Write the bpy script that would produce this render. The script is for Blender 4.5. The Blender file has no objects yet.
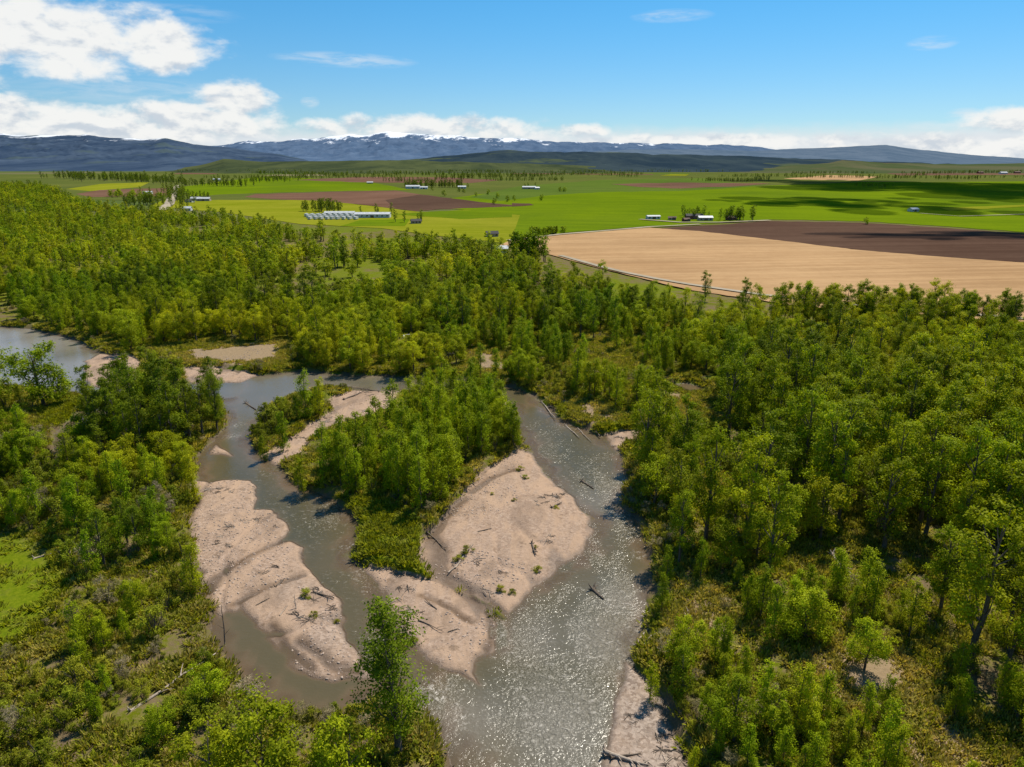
import bpy, math, random
import numpy as np
from mathutils import Vector

random.seed(7)
RNG = np.random.default_rng(11)
R = math.radians
scene = bpy.context.scene
COL = scene.collection

# ------------------------------------------------------------------ camera
H, F, PITCH = 55.0, 700.0, R(17.7)
CX, CY = 512.0, 383.5
SP, CP = math.sin(PITCH), math.cos(PITCH)
cam = bpy.data.cameras.new('camera')
cam.sensor_width = 36.0
cam.lens = 36.0 * F / 1024.0
cam.clip_start, cam.clip_end = 0.5, 150000
cam_o = bpy.data.objects.new('camera', cam)
COL.objects.link(cam_o)
cam_o.location = (0, 0, H)
cam_o.rotation_euler = (math.pi / 2 - PITCH, 0, 0)
scene.camera = cam_o


def at(px, py, z=0.0):
    """ground point seen at a photo position"""
    u, v = (px - CX) / F, (py - CY) / F
    dx, dy, dz = u, CP - v * SP, -SP - v * CP
    t = (z - H) / dz
    return dx * t, dy * t


def pix(x, y, z=0.0):
    """photo position of world points (arrays)"""
    zc = y * CP - (z - H) * SP
    yc = y * SP + (z - H) * CP
    zc = np.maximum(zc, 0.1)
    return CX + F * x / zc, CY - F * yc / zc


def poly_w(p, z=0.0):
    return np.array([at(a, b, z) for a, b in p])


# ------------------------------------------------------------------ noise
def _hash(ix, iy, s):
    n = (ix * 374761393 + iy * 668265263 + s * 1442695041) & 0x7fffffff
    n = ((n ^ (n >> 13)) * 1274126177) & 0x7fffffff
    return ((n ^ (n >> 16)) & 0xffff) / 65535.0


def vnoise(x, y, s=0):
    ix, iy = np.floor(x).astype(np.int64), np.floor(y).astype(np.int64)
    fx, fy = x - ix, y - iy
    fx, fy = fx * fx * (3 - 2 * fx), fy * fy * (3 - 2 * fy)
    a, b = _hash(ix, iy, s), _hash(ix + 1, iy, s)
    c, d = _hash(ix, iy + 1, s), _hash(ix + 1, iy + 1, s)
    return (a * (1 - fx) + b * fx) * (1 - fy) + (c * (1 - fx) + d * fx) * fy


def fbm(x, y, s=0, octs=4):
    t, a, n = 0, 0.5, 0
    for o in range(octs):
        t = t + a * vnoise(x * 2 ** o, y * 2 ** o, s + o * 17)
        n += a
        a *= 0.5
    return t / n


def sstep(a, b, x):
    t = np.clip((x - a) / (b - a), 0, 1)
    return t * t * (3 - 2 * t)


def inside(poly, x, y):
    c = np.zeros(x.shape, bool)
    n = len(poly)
    for i in range(n):
        x1, y1 = poly[i]
        x2, y2 = poly[(i + 1) % n]
        if y1 == y2:
            continue
        m = (y1 > y) != (y2 > y)
        c ^= m & (x < (x2 - x1) * (y - y1) / (y2 - y1) + x1)
    return c


def sdf(poly, x, y):
    """signed distance, positive inside"""
    out = np.full(x.shape, 1e9)
    lo, hi = poly.min(0) - 25, poly.max(0) + 25
    m = (x > lo[0]) & (x < hi[0]) & (y > lo[1]) & (y < hi[1])
    res = np.full(x.shape, -25.0)
    X, Y = x[m], y[m]
    if X.size == 0:
        return res
    d2 = np.full(X.shape, 1e9)
    n = len(poly)
    for i in range(n):
        ax, ay = poly[i]
        bx, by = poly[(i + 1) % n]
        ex, ey = bx - ax, by - ay
        l2 = ex * ex + ey * ey + 1e-9
        t = np.clip(((X - ax) * ex + (Y - ay) * ey) / l2, 0, 1)
        d2 = np.minimum(d2, (X - ax - t * ex) ** 2 + (Y - ay - t * ey) ** 2)
    d = np.sqrt(d2)
    res[m] = np.where(inside(poly, X, Y), d, -d)
    return res


# ------------------------------------------------------------------ object helpers
def tag(o, label=None, cat=None, group=None, kind=None):
    if label: o['label'] = label
    if cat: o['category'] = cat
    if group: o['group'] = group
    if kind: o['kind'] = kind
    return o


def mesh_np(name, verts, faces, mats=(), midx=None, smooth=False, attrs=None):
    """faces: (n,k) int array"""
    me = bpy.data.meshes.new(name)
    verts = np.ascontiguousarray(verts, np.float32)
    faces = np.ascontiguousarray(faces, np.int32)
    n, k = faces.shape
    me.vertices.add(len(verts))
    me.vertices.foreach_set('co', verts.ravel())
    me.loops.add(n * k)
    me.loops.foreach_set('vertex_index', faces.ravel())
    me.polygons.add(n)
    me.polygons.foreach_set('loop_start', np.arange(0, n * k, k, dtype=np.int32))
    me.polygons.foreach_set('use_smooth', np.full(n, smooth, bool))
    for m in mats: me.materials.append(m)
    if midx is not None:
        me.polygons.foreach_set('material_index', np.ascontiguousarray(midx, np.int32))
    for an, av in (attrs or {}).items():
        a = me.attributes.new(an, 'FLOAT', 'POINT')
        a.data.foreach_set('value', np.ascontiguousarray(av, np.float32))
    me.update(calc_edges=True)
    return me


def obj(name, me, parent=None, loc=None):
    o = bpy.data.objects.new(name, me)
    COL.objects.link(o)
    if parent is not None: o.parent = parent
    if loc is not None: o.location = loc
    return o


def empty(name, loc, rz=0):
    o = bpy.data.objects.new(name, None)
    COL.objects.link(o)
    o.location = loc
    o.rotation_euler = (0, 0, rz)
    o.empty_display_size = 0.5
    return o


class MB:
    """collects quads"""
    def __init__(s):
        s.v, s.f, s.n = [], [], 0

    def add(s, v, f):
        s.v.append(np.asarray(v, float)); s.f.append(np.asarray(f, int) + s.n); s.n += len(v)

    def box(s, c, d, rz=0):
        x, y, z = np.array(d) / 2
        v = np.array([(-x, -y, -z), (x, -y, -z), (x, y, -z), (-x, y, -z), (-x, -y, z), (x, -y, z), (x, y, z), (-x, y, z)])
        if rz:
            ca, sa = math.cos(rz), math.sin(rz)
            v = np.column_stack([v[:, 0] * ca - v[:, 1] * sa, v[:, 0] * sa + v[:, 1] * ca, v[:, 2]])
        s.add(v + np.array(c), [(0, 3, 2, 1), (4, 5, 6, 7), (0, 1, 5, 4), (1, 2, 6, 5), (2, 3, 7, 6), (3, 0, 4, 7)])

    def tube(s, pts, rad, k=6):
        pts = np.asarray(pts, float)
        n = len(pts)
        tan = np.gradient(pts, axis=0)
        tan /= np.linalg.norm(tan, axis=1)[:, None] + 1e-9
        ref = np.array([0.3, 0.2, 0.93]) if abs(tan[0, 2]) < 0.8 else np.array([1.0, 0.1, 0])
        V = []
        for i in range(n):
            a = np.cross(tan[i], ref); a /= np.linalg.norm(a) + 1e-9
            b = np.cross(tan[i], a)
            for j in range(k):
                th = 2 * math.pi * j / k
                V.append(pts[i] + rad[i] * (a * math.cos(th) + b * math.sin(th)))
        Fc = []
        for i in range(n - 1):
            for j in range(k):
                Fc.append((i * k + j, i * k + (j + 1) % k, (i + 1) * k + (j + 1) % k, (i + 1) * k + j))
        for b0 in (0, (n - 1) * k):
            if k == 6:
                Fc.append((b0, b0 + 1, b0 + 2, b0 + 3)); Fc.append((b0, b0 + 3, b0 + 4, b0 + 5))
        s.add(V, Fc)

    def mesh(s, name, mats, smooth=False):
        return mesh_np(name, np.vstack(s.v), np.vstack(s.f), mats, smooth=smooth)

    def build(s, name, mat, parent=None, smooth=False):
        return obj(name, s.mesh(name, [mat], smooth), parent)


# ------------------------------------------------------------------ materials
def new_mat(name):
    m = bpy.data.materials.new(name)
    m.use_nodes = True
    nt = m.node_tree
    for n in list(nt.nodes): nt.nodes.remove(n)
    return m, nt


class N:
    """tiny node-graph helper"""
    def __init__(s, nt): s.nt = nt

    def n(s, typ, **kw):
        nd = s.nt.nodes.new(typ)
        for k, v in kw.items(): setattr(nd, k, v)
        return nd

    def set(s, sock, v):
        if isinstance(v, bpy.types.NodeSocket): s.nt.links.new(v, sock)
        else: sock.default_value = v

    def math(s, op, a, b=None, c=None, clamp=False):
        nd = s.n('ShaderNodeMath', operation=op, use_clamp=clamp)
        s.set(nd.inputs[0], a)
        if b is not None: s.set(nd.inputs[1], b)
        if c is not None: s.set(nd.inputs[2], c)
        return nd.outputs[0]

    def vmath(s, op, a, b=None):
        nd = s.n('ShaderNodeVectorMath', operation=op)
        s.set(nd.inputs[0], a)
        if b is not None:
            if op == 'SCALE': s.set(nd.inputs[3], b)
            else: s.set(nd.inputs[1], b)
        return nd.outputs[0]

    def mix(s, f, a, b, blend='MIX'):
        nd = s.n('ShaderNodeMix', data_type='RGBA', blend_type=blend)
        s.set(nd.inputs[0], f)
        s.set(nd.inputs[6], a if isinstance(a, bpy.types.NodeSocket) else (*a, 1)[:4])
        s.set(nd.inputs[7], b if isinstance(b, bpy.types.NodeSocket) else (*b, 1)[:4])
        return nd.outputs[2]

    def ramp(s, f, lo, hi, a=0.0, b=1.0):
        nd = s.n('ShaderNodeMapRange', interpolation_type='SMOOTHSTEP')
        s.set(nd.inputs[0], f); s.set(nd.inputs[1], lo); s.set(nd.inputs[2], hi)
        s.set(nd.inputs[3], a); s.set(nd.inputs[4], b)
        return nd.outputs[0]

    def noise(s, vec, scale, detail=4, rough=0.55, dist=0.0):
        nd = s.n('ShaderNodeTexNoise')
        if vec is not None: s.set(nd.inputs['Vector'], vec)
        nd.inputs['Scale'].default_value = scale
        nd.inputs['Detail'].default_value = detail
        nd.inputs['Roughness'].default_value = rough
        nd.inputs['Distortion'].default_value = dist
        return nd.outputs['Fac']

    def voro(s, vec, scale, feature='F1', out='Distance'):
        nd = s.n('ShaderNodeTexVoronoi', feature=feature)
        s.set(nd.inputs['Vector'], vec)
        nd.inputs['Scale'].default_value = scale
        return nd.outputs[out]

    def attr(s, name, typ='GEOMETRY', out='Fac'):
        nd = s.n('ShaderNodeAttribute', attribute_name=name, attribute_type=typ)
        return nd.outputs[out]

    def pos(s): return s.n('ShaderNodeNewGeometry').outputs['Position']

    def scalev(s, v, xyz):
        return s.vmath('MULTIPLY', v, xyz)

    def bump(s, h, strength, dist):
        nd = s.n('ShaderNodeBump')
        s.set(nd.inputs['Height'], h); s.set(nd.inputs['Strength'], strength)
        s.set(nd.inputs['Distance'], dist)
        return nd.outputs[0]

    def out(s, shader):
        o = s.n('ShaderNodeOutputMaterial')
        s.nt.links.new(shader, o.inputs['Surface'])

    def bsdf(s, color, rough=0.9, normal=None, spec=0.2, **kw):
        p = s.n('ShaderNodeBsdfPrincipled')
        s.set(p.inputs['Base Color'], color if isinstance(color, bpy.types.NodeSocket) else (*color, 1)[:4])
        s.set(p.inputs['Roughness'], rough)
        s.set(p.inputs['Specular IOR Level'], spec)
        if normal is not None: s.set(p.inputs['Normal'], normal)
        return p.outputs[0]


def leaf_mat(name, dark, light, yellow, trans=0.38):
    m, nt = new_mat(name); g = N(nt)
    tone = g.attr('leaf_tone')
    tint = g.attr('tint', 'INSTANCER')
    rnd = g.n('ShaderNodeObjectInfo').outputs['Random']
    c = g.mix(tone, dark, light)
    c = g.mix(g.math('MULTIPLY', tint, 0.9, clamp=True), c, yellow)
    k = g.math('ADD', g.math('MULTIPLY', rnd, 0.45), 0.72)
    k = g.math('MULTIPLY', k, g.math('ADD', g.math('MULTIPLY', tone, 0.6), 0.65))
    nd = g.n('ShaderNodeVectorMath', operation='SCALE')
    g.set(nd.inputs[0], c); g.set(nd.inputs[3], k)
    c = nd.outputs[0]
    d = g.bsdf(c, 0.6, spec=0.06)
    t = g.n('ShaderNodeBsdfTranslucent')
    nt.links.new(g.mix(1.0, c, (1.55, 1.45, 0.6), 'MULTIPLY'), t.inputs['Color'])
    mx = g.n('ShaderNodeMixShader')
    mx.inputs[0].default_value = trans
    nt.links.new(d, mx.inputs[1]); nt.links.new(t.outputs[0], mx.inputs[2])
    g.out(mx.outputs[0])
    return m


def simple_mat(name, a, b, scale=3.0, rough=0.85, bump=0.0, spec=0.2, stretch=(1, 1, 1)):
    m, nt = new_mat(name); g = N(nt)
    p = g.scalev(g.n('ShaderNodeTexCoord').outputs['Object'], stretch)
    f = g.noise(p, scale, 5, 0.6)
    c = g.mix(g.ramp(f, 0.3, 0.7), a, b)
    nm = g.bump(f, 1.0, bump) if bump else None
    g.out(g.bsdf(c, rough, nm, spec))
    return m


M = {}
M['cotton'] = leaf_mat('cottonwood leaves', (0.085, 0.155, 0.004), (0.275, 0.365, 0.007), (0.480, 0.480, 0.010), .33)
M['column'] = leaf_mat('lone poplar leaves', (0.080, 0.135, 0.005), (0.215, 0.275, 0.009), (0.330, 0.330, 0.010), .30)
M['poplar'] = leaf_mat('young poplar leaves', (0.120, 0.210, 0.004), (0.305, 0.415, 0.007), (0.490, 0.480, 0.010), .30)
M['willow'] = leaf_mat('willow leaves', (0.160, 0.235, 0.006), (0.345, 0.425, 0.010), (0.510, 0.510, 0.014), .32)
M['olive'] = leaf_mat('shrub leaves', (0.105, 0.140, 0.008), (0.270, 0.320, 0.016), (0.420, 0.390, 0.030), .30)
M['twig'] = leaf_mat('bare twigs', (0.22, 0.17, 0.105), (0.42, 0.34, 0.22), (0.32, 0.28, 0.10), 0.1)
M['grass'] = leaf_mat('grass blades', (0.140, 0.175, 0.006), (0.280, 0.300, 0.012), (0.48, 0.37, 0.12), .35)
M['bark'] = simple_mat('grey brown bark', (0.07, 0.055, 0.04), (0.17, 0.14, 0.105), 6, 0.9, 0.02, stretch=(3, 3, 0.6))
M['drift'] = simple_mat('bleached driftwood', (0.26, 0.20, 0.15), (0.50, 0.42, 0.34), 5, 0.85, 0.02, stretch=(0.6, 3, 3))
M['drift_dark'] = simple_mat('wet dark driftwood', (0.075, 0.056, 0.043), (0.20, 0.155, 0.115), 5, 0.7, 0.02)
M['white_wall'] = simple_mat('white painted wall', (0.50, 0.49, 0.46), (0.66, 0.65, 0.62), 1.2)
M['red_wall'] = simple_mat('red brown barn wall', (0.16, 0.055, 0.04), (0.25, 0.09, 0.06), 1.2)
M['tan_wall'] = simple_mat('tan wall', (0.34, 0.27, 0.20), (0.45, 0.37, 0.28), 1.2)
M['metal_roof'] = simple_mat('pale metal roof', (0.42, 0.43, 0.44), (0.62, 0.63, 0.64), 0.6, 0.55, spec=0.3)
M['dark_roof'] = simple_mat('dark shingle roof', (0.05, 0.05, 0.05), (0.10, 0.09, 0.085), 2)
M['brown_roof'] = simple_mat('brown roof', (0.13, 0.08, 0.06), (0.20, 0.13, 0.10), 2)
M['glass'] = simple_mat('window glass', (0.02, 0.025, 0.03), (0.04, 0.05, 0.06), 1, 0.1, spec=0.6)
M['rubber'] = simple_mat('rubber', (0.02, 0.02, 0.02), (0.04, 0.04, 0.04), 4)
def cloud_mat():
    m, nt = new_mat('cloud'); g = N(nt)
    mx = g.n('ShaderNodeMixShader'); mx.inputs[0].default_value = 0.36
    nt.links.new(g.n('ShaderNodeBsdfTransparent').outputs[0], mx.inputs[1])
    nt.links.new(g.bsdf((0.92, 0.92, 0.92), 1.0, spec=0.0), mx.inputs[2])
    g.out(mx.outputs[0])
    return m


M['cloud'] = cloud_mat()

# ------------------------------------------------------------------ river plan (photo outlines laid back on the ground)
WATER = [
    # left bend
    [(-90, 322), (0, 327), (30, 329), (60, 335), (80, 342), (97, 351), (112, 357), (96, 362), (90, 372), (90, 386),
     (140, 388), (190, 384), (238, 374), (262, 380), (240, 400), (215, 402), (190, 398), (150, 401), (105, 402), (60, 393), (20, 388), (-90, 392)],
    # inlet behind the left trees
    [(52, 432), (75, 416), (97, 404), (110, 400), (100, 412), (90, 428), (80, 440), (77, 455), (62, 468), (52, 456)],
    # upper channel
    [(225, 402), (238, 376), (262, 374), (300, 371), (345, 374), (400, 377), (450, 379), (490, 383), (505, 390), (480, 398),
     (440, 397), (396, 391), (350, 391), (322, 388), (300, 394), (275, 405)],
    # left channel with its backwater
    [(225, 395), (262, 382), (282, 392), (270, 405), (257, 420), (251, 436), (258, 452), (275, 463), (290, 478), (303, 488), (315, 492),
     (335, 500), (350, 515), (358, 530), (352, 545), (352, 560), (362, 572), (375, 588), (385, 602), (400, 624), (420, 648), (440, 668),
     (470, 690), (500, 730), (452, 750), (440, 718), (418, 702), (390, 696), (372, 704), (338, 718), (308, 720), (275, 707), (245, 682),
     (228, 657), (217, 630), (210, 604), (200, 575), (195, 520), (196, 480), (199, 455), (212, 440), (225, 425)],
    # right channel and the confluence
    [(460, 381), (500, 385), (520, 389), (538, 395), (545, 406), (562, 419), (588, 431), (603, 440), (615, 450), (624, 465), (627, 485),
     (624, 505), (636, 525), (645, 548), (652, 572), (654, 592), (648, 612), (638, 632), (629, 650), (635, 668), (655, 698), (690, 752),
     (720, 820), (760, 950), (440, 950), (450, 800), (453, 767), (450, 745), (430, 705), (425, 640), (470, 640), (500, 640), (506, 630), (508, 612), (530, 590),
     (570, 560), (594, 530), (590, 518), (575, 505), (560, 490), (545, 470), (532, 455), (520, 440), (515, 420), (508, 404), (490, 396), (460, 392)],
    # pond on the right bank
    [(670, 385), (684, 383), (697, 386), (710, 391), (692, 394), (678, 391)],
]
BARS = [
    [(196, 482), (225, 479), (248, 482), (254, 492), (252, 510), (270, 511), (284, 520), (287, 530), (280, 541), (292, 541), (304, 548), (304, 565),
     (316, 585), (336, 598), (346, 610), (351, 640), (362, 665), (369, 682), (350, 687), (325, 685), (300, 677), (283, 656), (265, 636), (250, 615),
     (235, 609), (220, 619), (208, 604), (204, 585), (198, 560), (194, 540), (194, 510)],
    [(425, 540), (445, 520), (465, 490), (478, 476), (500, 462), (522, 450), (533, 458), (549, 479), (561, 492), (577, 508), (593, 529), (588, 541), (570, 560),
     (545, 580), (525, 596), (511, 613), (500, 611), (480, 599), (455, 587), (430, 580), (422, 562)],
    [(362, 568), (385, 571), (405, 574), (440, 585), (470, 597), (490, 610), (503, 625), (507, 640), (498, 649), (481, 655), (475, 662), (483, 680),
     (470, 674), (450, 664), (430, 657), (405, 632), (383, 600)],
    [(626, 664), (640, 678), (655, 697), (678, 735), (698, 772), (730, 860), (760, 950), (585, 950), (592, 800), (600, 767), (608, 720), (617, 690)],
    [(212, 454), (218, 444), (234, 456)],
    [(84, 362), (100, 354), (130, 355), (142, 362), (135, 386), (92, 388), (84, 375)],
    [(180, 370), (215, 367), (260, 374), (240, 383), (195, 385)],
    [(322, 402), (352, 391), (402, 391), (402, 402), (384, 413), (362, 424), (338, 427), (310, 442), (290, 460), (276, 465), (264, 456), (288, 440), (313, 425), (330, 412)],
    [(495, 399), (510, 401), (514, 417), (500, 414)],
    [(600, 436), (625, 431), (645, 428), (652, 432), (628, 444), (612, 449)],
]
SAND = [  # dry pale openings on the land
    [(808, 662), (838, 645), (870, 632), (905, 650), (925, 690), (900, 722), (860, 712), (822, 695)],
    [(986, 470), (1016, 462), (1022, 490), (1005, 500), (986, 495)],
    [(176, 354), (230, 345), (288, 342), (284, 360), (240, 364), (190, 362)],
    [(400, 335), (425, 338), (425, 352), (400, 348)],
    [(465, 350), (500, 352), (505, 372), (470, 372)],
    [(690, 600), (715, 585), (730, 600), (705, 630), (685, 650), (665, 640)],
    [(915, 748), (960, 735), (990, 767), (930, 790)],
    [(672, 394), (690, 397), (682, 418), (672, 410)],
    [(940, 398), (990, 402), (1000, 412), (950, 410)],
    [(560, 400), (600, 405), (612, 420), (590, 425)],
]
MEADOW = [[(-70, 535), (20, 538), (48, 548), (60, 580), (48, 612), (22, 640), (-70, 665)],
          [(70, 398), (95, 396), (97, 404), (70, 418), (52, 424), (40, 415)],
          [(345, 500), (372, 500), (405, 520), (432, 545), (428, 575), (400, 576), (370, 572), (354, 560), (352, 545), (360, 528)],
          [(560, 420), (600, 420), (640, 425), (605, 438), (588, 431)],
          [(545, 403), (575, 405), (615, 425), (600, 436), (575, 425)]]
DITCH = [([(424, 524), (434, 540), (440, 550), (436, 566), (450, 581), (480, 601), (503, 619), (511, 642), (506, 668)], 1.3), ([(290, 538), (270, 547), (240, 562), (214, 578), (206, 590)], 0.8),
         ([(232, 604), (262, 590), (300, 575)], 0.6), ([(470, 596), (488, 612), (496, 634), (488, 646)], 0.7), ([(300, 640), (318, 652), (336, 668), (352, 676)], 0.9), ([(272, 625), (288, 648), (310, 668)], 0.9),
         ([(462, 500), (440, 520), (430, 536)], 1.2), ([(515, 470), (490, 478), (470, 492)], 0.7), ([(420, 596), (446, 606), (470, 622)], 0.5)]
DPOLY = [(np.array([at(a, b, .3) for a, b in l]), w) for l, w in DITCH]


def ditch(x, y):
    o = np.zeros(x.shape)
    for P, w in DPOLY:
        d2 = np.full(x.shape, 1e9)
        for (ax, ay), (bx, by) in zip(P[:-1], P[1:]):
            ex, ey = bx - ax, by - ay
            t = np.clip(((x - ax) * ex + (y - ay) * ey) / (ex * ex + ey * ey), 0, 1)
            d2 = np.minimum(d2, (x - ax - t * ex) ** 2 + (y - ay - t * ey) ** 2)
        o = np.maximum(o, np.exp(-d2 / (w * w)))
    return o


WPOLY = [poly_w(p) for p in WATER]
BPOLY = [poly_w(p) for p in BARS]
SPOLY = [poly_w(p, 1.2) for p in SAND]
MPOLY = [poly_w(p, 1.2) for p in MEADOW]


def plan(x, y):
    """water, bar, sand, meadow distance fields + ground height"""
    wx = x + 3.0 * (fbm(x / 9, y / 9, 3) - 0.5) + 1.2 * (fbm(x / 2.2, y / 2.2, 5, 3) - 0.5)
    wy = y + 3.0 * (fbm(x / 9, y / 9, 9) - 0.5) + 1.2 * (fbm(x / 2.2, y / 2.2, 13, 3) - 0.5)
    sw = np.full(x.shape, -25.0)
    for p in WPOLY: sw = np.maximum(sw, sdf(p, wx, wy))
    sb = np.full(x.shape, -25.0)
    for p in BPOLY: sb = np.maximum(sb, sdf(p, wx, wy))
    ss = np.full(x.shape, -25.0)
    for p in SPOLY: ss = np.maximum(ss, sdf(p, wx, wy))
    sm = np.full(x.shape, -25.0)
    for p in MPOLY: sm = np.maximum(sm, sdf(p, wx, wy))
    n1 = fbm(x / 14, y / 14, 21)
    n2 = fbm(x / 4, y / 4, 31, 4)
    land = 0.25 + 0.95 * sstep(0, 2.2, -sw) + 0.5 * (n1 - 0.5) + 0.35 * (n2 - 0.5)
    bed = -0.10 - 0.75 * sstep(0, 9, sw) + 0.34 * (n2 - 0.5) + 0.3 * (n1 - 0.5)
    chan = np.abs(fbm(x / 16 + 5, y / 30, 41, 3) - 0.5)
    bar = -0.16 + 0.42 * sstep(-0.7, 0.9, sb) + 0.40 * sstep(0, 9, sb) + 0.34 * (n2 - 0.5) - 0.24 * (1 - sstep(0, 0.04, chan))
    h = np.where(sw > 0, bed, land)
    bar = bar - 0.34 * ditch(wx, wy)
    kb = sstep(-1.2, 0.2, sb)
    base = np.where(sw > -3, h, land)
    h = base * (1 - kb) + bar * kb
    return sw, sb, ss, sm, h


# ------------------------------------------------------------------ ground: one sheet, finer near the river
def polar_grid(r, th):
    RR, TT = np.meshgrid(r, th, indexing='ij')
    return RR * np.sin(TT), RR * np.cos(TT)


def grid_faces(nr, nc):
    i = np.arange(nr - 1)[:, None] * nc + np.arange(nc - 1)[None, :]
    return np.stack([i, i + 1, i + nc + 1, i + nc], -1).reshape(-1, 4)[:, ::-1]


def radii():
    r = [6.0]
    while r[-1] < 46000:
        d = r[-1]
        s = 0.012 if d < 30 else (0.0042 if d < 260 else (0.006 if d < 600 else (0.02 if d < 3000 else 0.07)))
        r.append(d * (1 + s))
    return np.array(r)


rad = radii()
TH = np.radians(np.arange(-56, 56.001, 0.17))
gx, gy = polar_grid(rad, TH)
shape = gx.shape
X, Y = gx.ravel(), gy.ravel()
near = (np.hypot(X, Y) < 420)
sw = np.full(X.shape, -25.0); sb = sw.copy(); ss = sw.copy(); sm = sw.copy()
hz = np.full(X.shape, 1.2)
a = plan(X[near], Y[near])
sw[near], sb[near], ss[near], sm[near] = a[:4]
fade = sstep(420, 330, np.hypot(X, Y)[near])
hz[near] = a[4] * fade + 1.2 * (1 - fade)
GATTR = dict(bar=sstep(-1.2, 0.6, sb), sand=sstep(-2.5, 1, ss) * 0.95, meadow=sstep(-3, 2, sm),
             high=hz, ditch=np.where(near, ditch(X, Y), 0), bank=sstep(-2.2, -0.2, sw), cobbly=np.zeros(len(X)))


def blobs(lst, px, py):
    o = np.zeros(px.shape)
    for x, y, r, k in lst:
        x0, y0 = at(x, y); x1, _ = at(x + r, y)
        o = np.maximum(o, k * np.exp(-((px - x0) ** 2 + (py - y0) ** 2) / (x1 - x0) ** 2))
    return o


def ground_mat():
    m, nt = new_mat('ground'); g = N(nt)
    p = g.pos()
    n_big = g.noise(p, 0.03, 5, 0.6)
    n_mid = g.noise(p, 0.22, 5, 0.65)
    n_fine = g.noise(p, 1.6, 5, 0.7)
    n_grit = g.noise(p, 7.0, 3, 0.7)
    grass = g.mix(g.ramp(n_mid, 0.35, 0.65), (0.105, 0.125, 0.006), (0.215, 0.225, 0.010))
    grass = g.mix(g.ramp(n_fine, 0.45, 0.75), grass, (0.215, 0.190, 0.035))
    earth = g.mix(n_fine, (0.085, 0.062, 0.034), (0.25, 0.185, 0.10))
    veg = g.mix(g.ramp(g.math('ADD', n_mid, g.math('MULTIPLY', n_fine, 0.5)), 0.60, 0.84), grass, earth)
    mead = g.mix(g.ramp(n_fine, 0.3, 0.7), (0.100, 0.145, 0.005), (0.170, 0.200, 0.010))
    mead = g.mix(g.math('MULTIPLY', g.ramp(n_mid, 0.5, 0.75), 0.6), mead, (0.16, 0.125, 0.05))
    veg = g.mix(g.attr('meadow'), veg, mead)
    # open country beyond the woods
    far = g.mix(g.ramp(g.noise(p, 0.0016, 3, 0.5), 0.4, 0.6), (0.085, 0.115, 0.030), (0.15, 0.135, 0.065))
    sep = g.n('ShaderNodeSeparateXYZ'); nt.links.new(p, sep.inputs[0])
    dist = g.n('ShaderNodeVectorMath', operation='LENGTH'); nt.links.new(p, dist.inputs[0])
    veg = g.mix(g.ramp(dist.outputs['Value'], 500, 900), veg, far)
    # gravel and silt
    peb = g.voro(p, 3.2, out='Color')
    pebv = g.n('ShaderNodeSeparateColor'); nt.links.new(peb, pebv.inputs[0])
    gravel = g.mix(pebv.outputs[0], (0.26, 0.185, 0.135), (0.50, 0.375, 0.285))
    gravel = g.mix(g.ramp(n_grit, 0.35, 0.7), gravel, (0.40, 0.270, 0.188))
    silt_or_sky_sheen = g.mix(n_fine, (0.38, 0.255, 0.170), (0.52, 0.365, 0.255))
    streak = g.noise(g.scalev(p, (0.30, 0.09, 0.2)), 1.0, 5, 0.6, 1.5)
    bar = g.mix(g.ramp(streak, 0.42, 0.62), gravel, silt_or_sky_sheen)
    bar = g.mix(g.math('MULTIPLY', g.ramp(g.noise(p, 0.5, 6, 0.7), 0.57, 0.68), 0.65), bar, (0.17, 0.115, 0.075))
    bar = g.mix(g.math('MULTIPLY', g.attr('ditch'), g.ramp(n_fine, 0.2, 0.6, 0.45, 0.95)), bar, (0.150, 0.095, 0.058))
    mott = g.ramp(g.noise(g.scalev(p, (0.16, 0.08, 0.2)), 1.0, 6, 0.65, 0.8), 0.50, 0.66)
    bar = g.mix(g.math('MULTIPLY', mott, 0.5), bar, (0.215, 0.150, 0.105))
    bar = g.mix(g.math('MULTIPLY', g.attr('cobbly'), 0.85), bar, g.mix(pebv.outputs[0], (0.20, 0.155, 0.125), (0.46, 0.375, 0.31)))
    # scattered dark flotsam and young weeds
    bar = g.mix(g.math('MULTIPLY', g.ramp(g.noise(p, 1.1, 4, 0.75), 0.66, 0.72), 0.7), bar, (0.075, 0.058, 0.036))
    bk = g.math('MAXIMUM', g.attr('bar'), g.attr('sand'))
    bk = g.ramp(g.math('ADD', bk, g.math('MULTIPLY', g.math('SUBTRACT', n_fine, 0.5), 0.9)), 0.35, 0.65)
    sandc = g.mix(n_fine, (0.20, 0.145, 0.08), (0.40, 0.29, 0.18))
    bar = g.mix(g.ramp(g.math('SUBTRACT', g.attr('sand'), g.attr('bar')), 0.1, 0.5), bar, sandc)
    c = g.mix(bk, veg, bar)
    # cut banks: bare dark earth
    bank = g.math('MULTIPLY', g.attr('bank'), g.math('SUBTRACT', 1.0, g.attr('bar'), clamp=True))
    bank = g.math('MULTIPLY', bank, g.ramp(n_mid, 0.35, 0.6))
    c = g.mix(bank, c, (0.13, 0.095, 0.06))
    # wet margin and river bed
    hgt = g.math('ADD', g.attr('high'), g.math('MULTIPLY', g.math('SUBTRACT', n_fine, 0.5), 0.18))
    wet = g.ramp(hgt, 0.20, 0.04)
    c = g.mix(g.math('MULTIPLY', wet, 0.72), c, g.mix(0.35, (0.10, 0.068, 0.045), c))
    h = g.math('ADD', g.math('MULTIPLY', n_fine, 0.5), g.math('MULTIPLY', n_grit, 0.25))
    nm = g.bump(h, 0.8, 0.35)
    g.out(g.bsdf(c, g.math('SUBTRACT', 0.95, g.math('MULTIPLY', wet, 0.4)), nm, g.math('MULTIPLY', wet, 0.25)))
    return m


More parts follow.
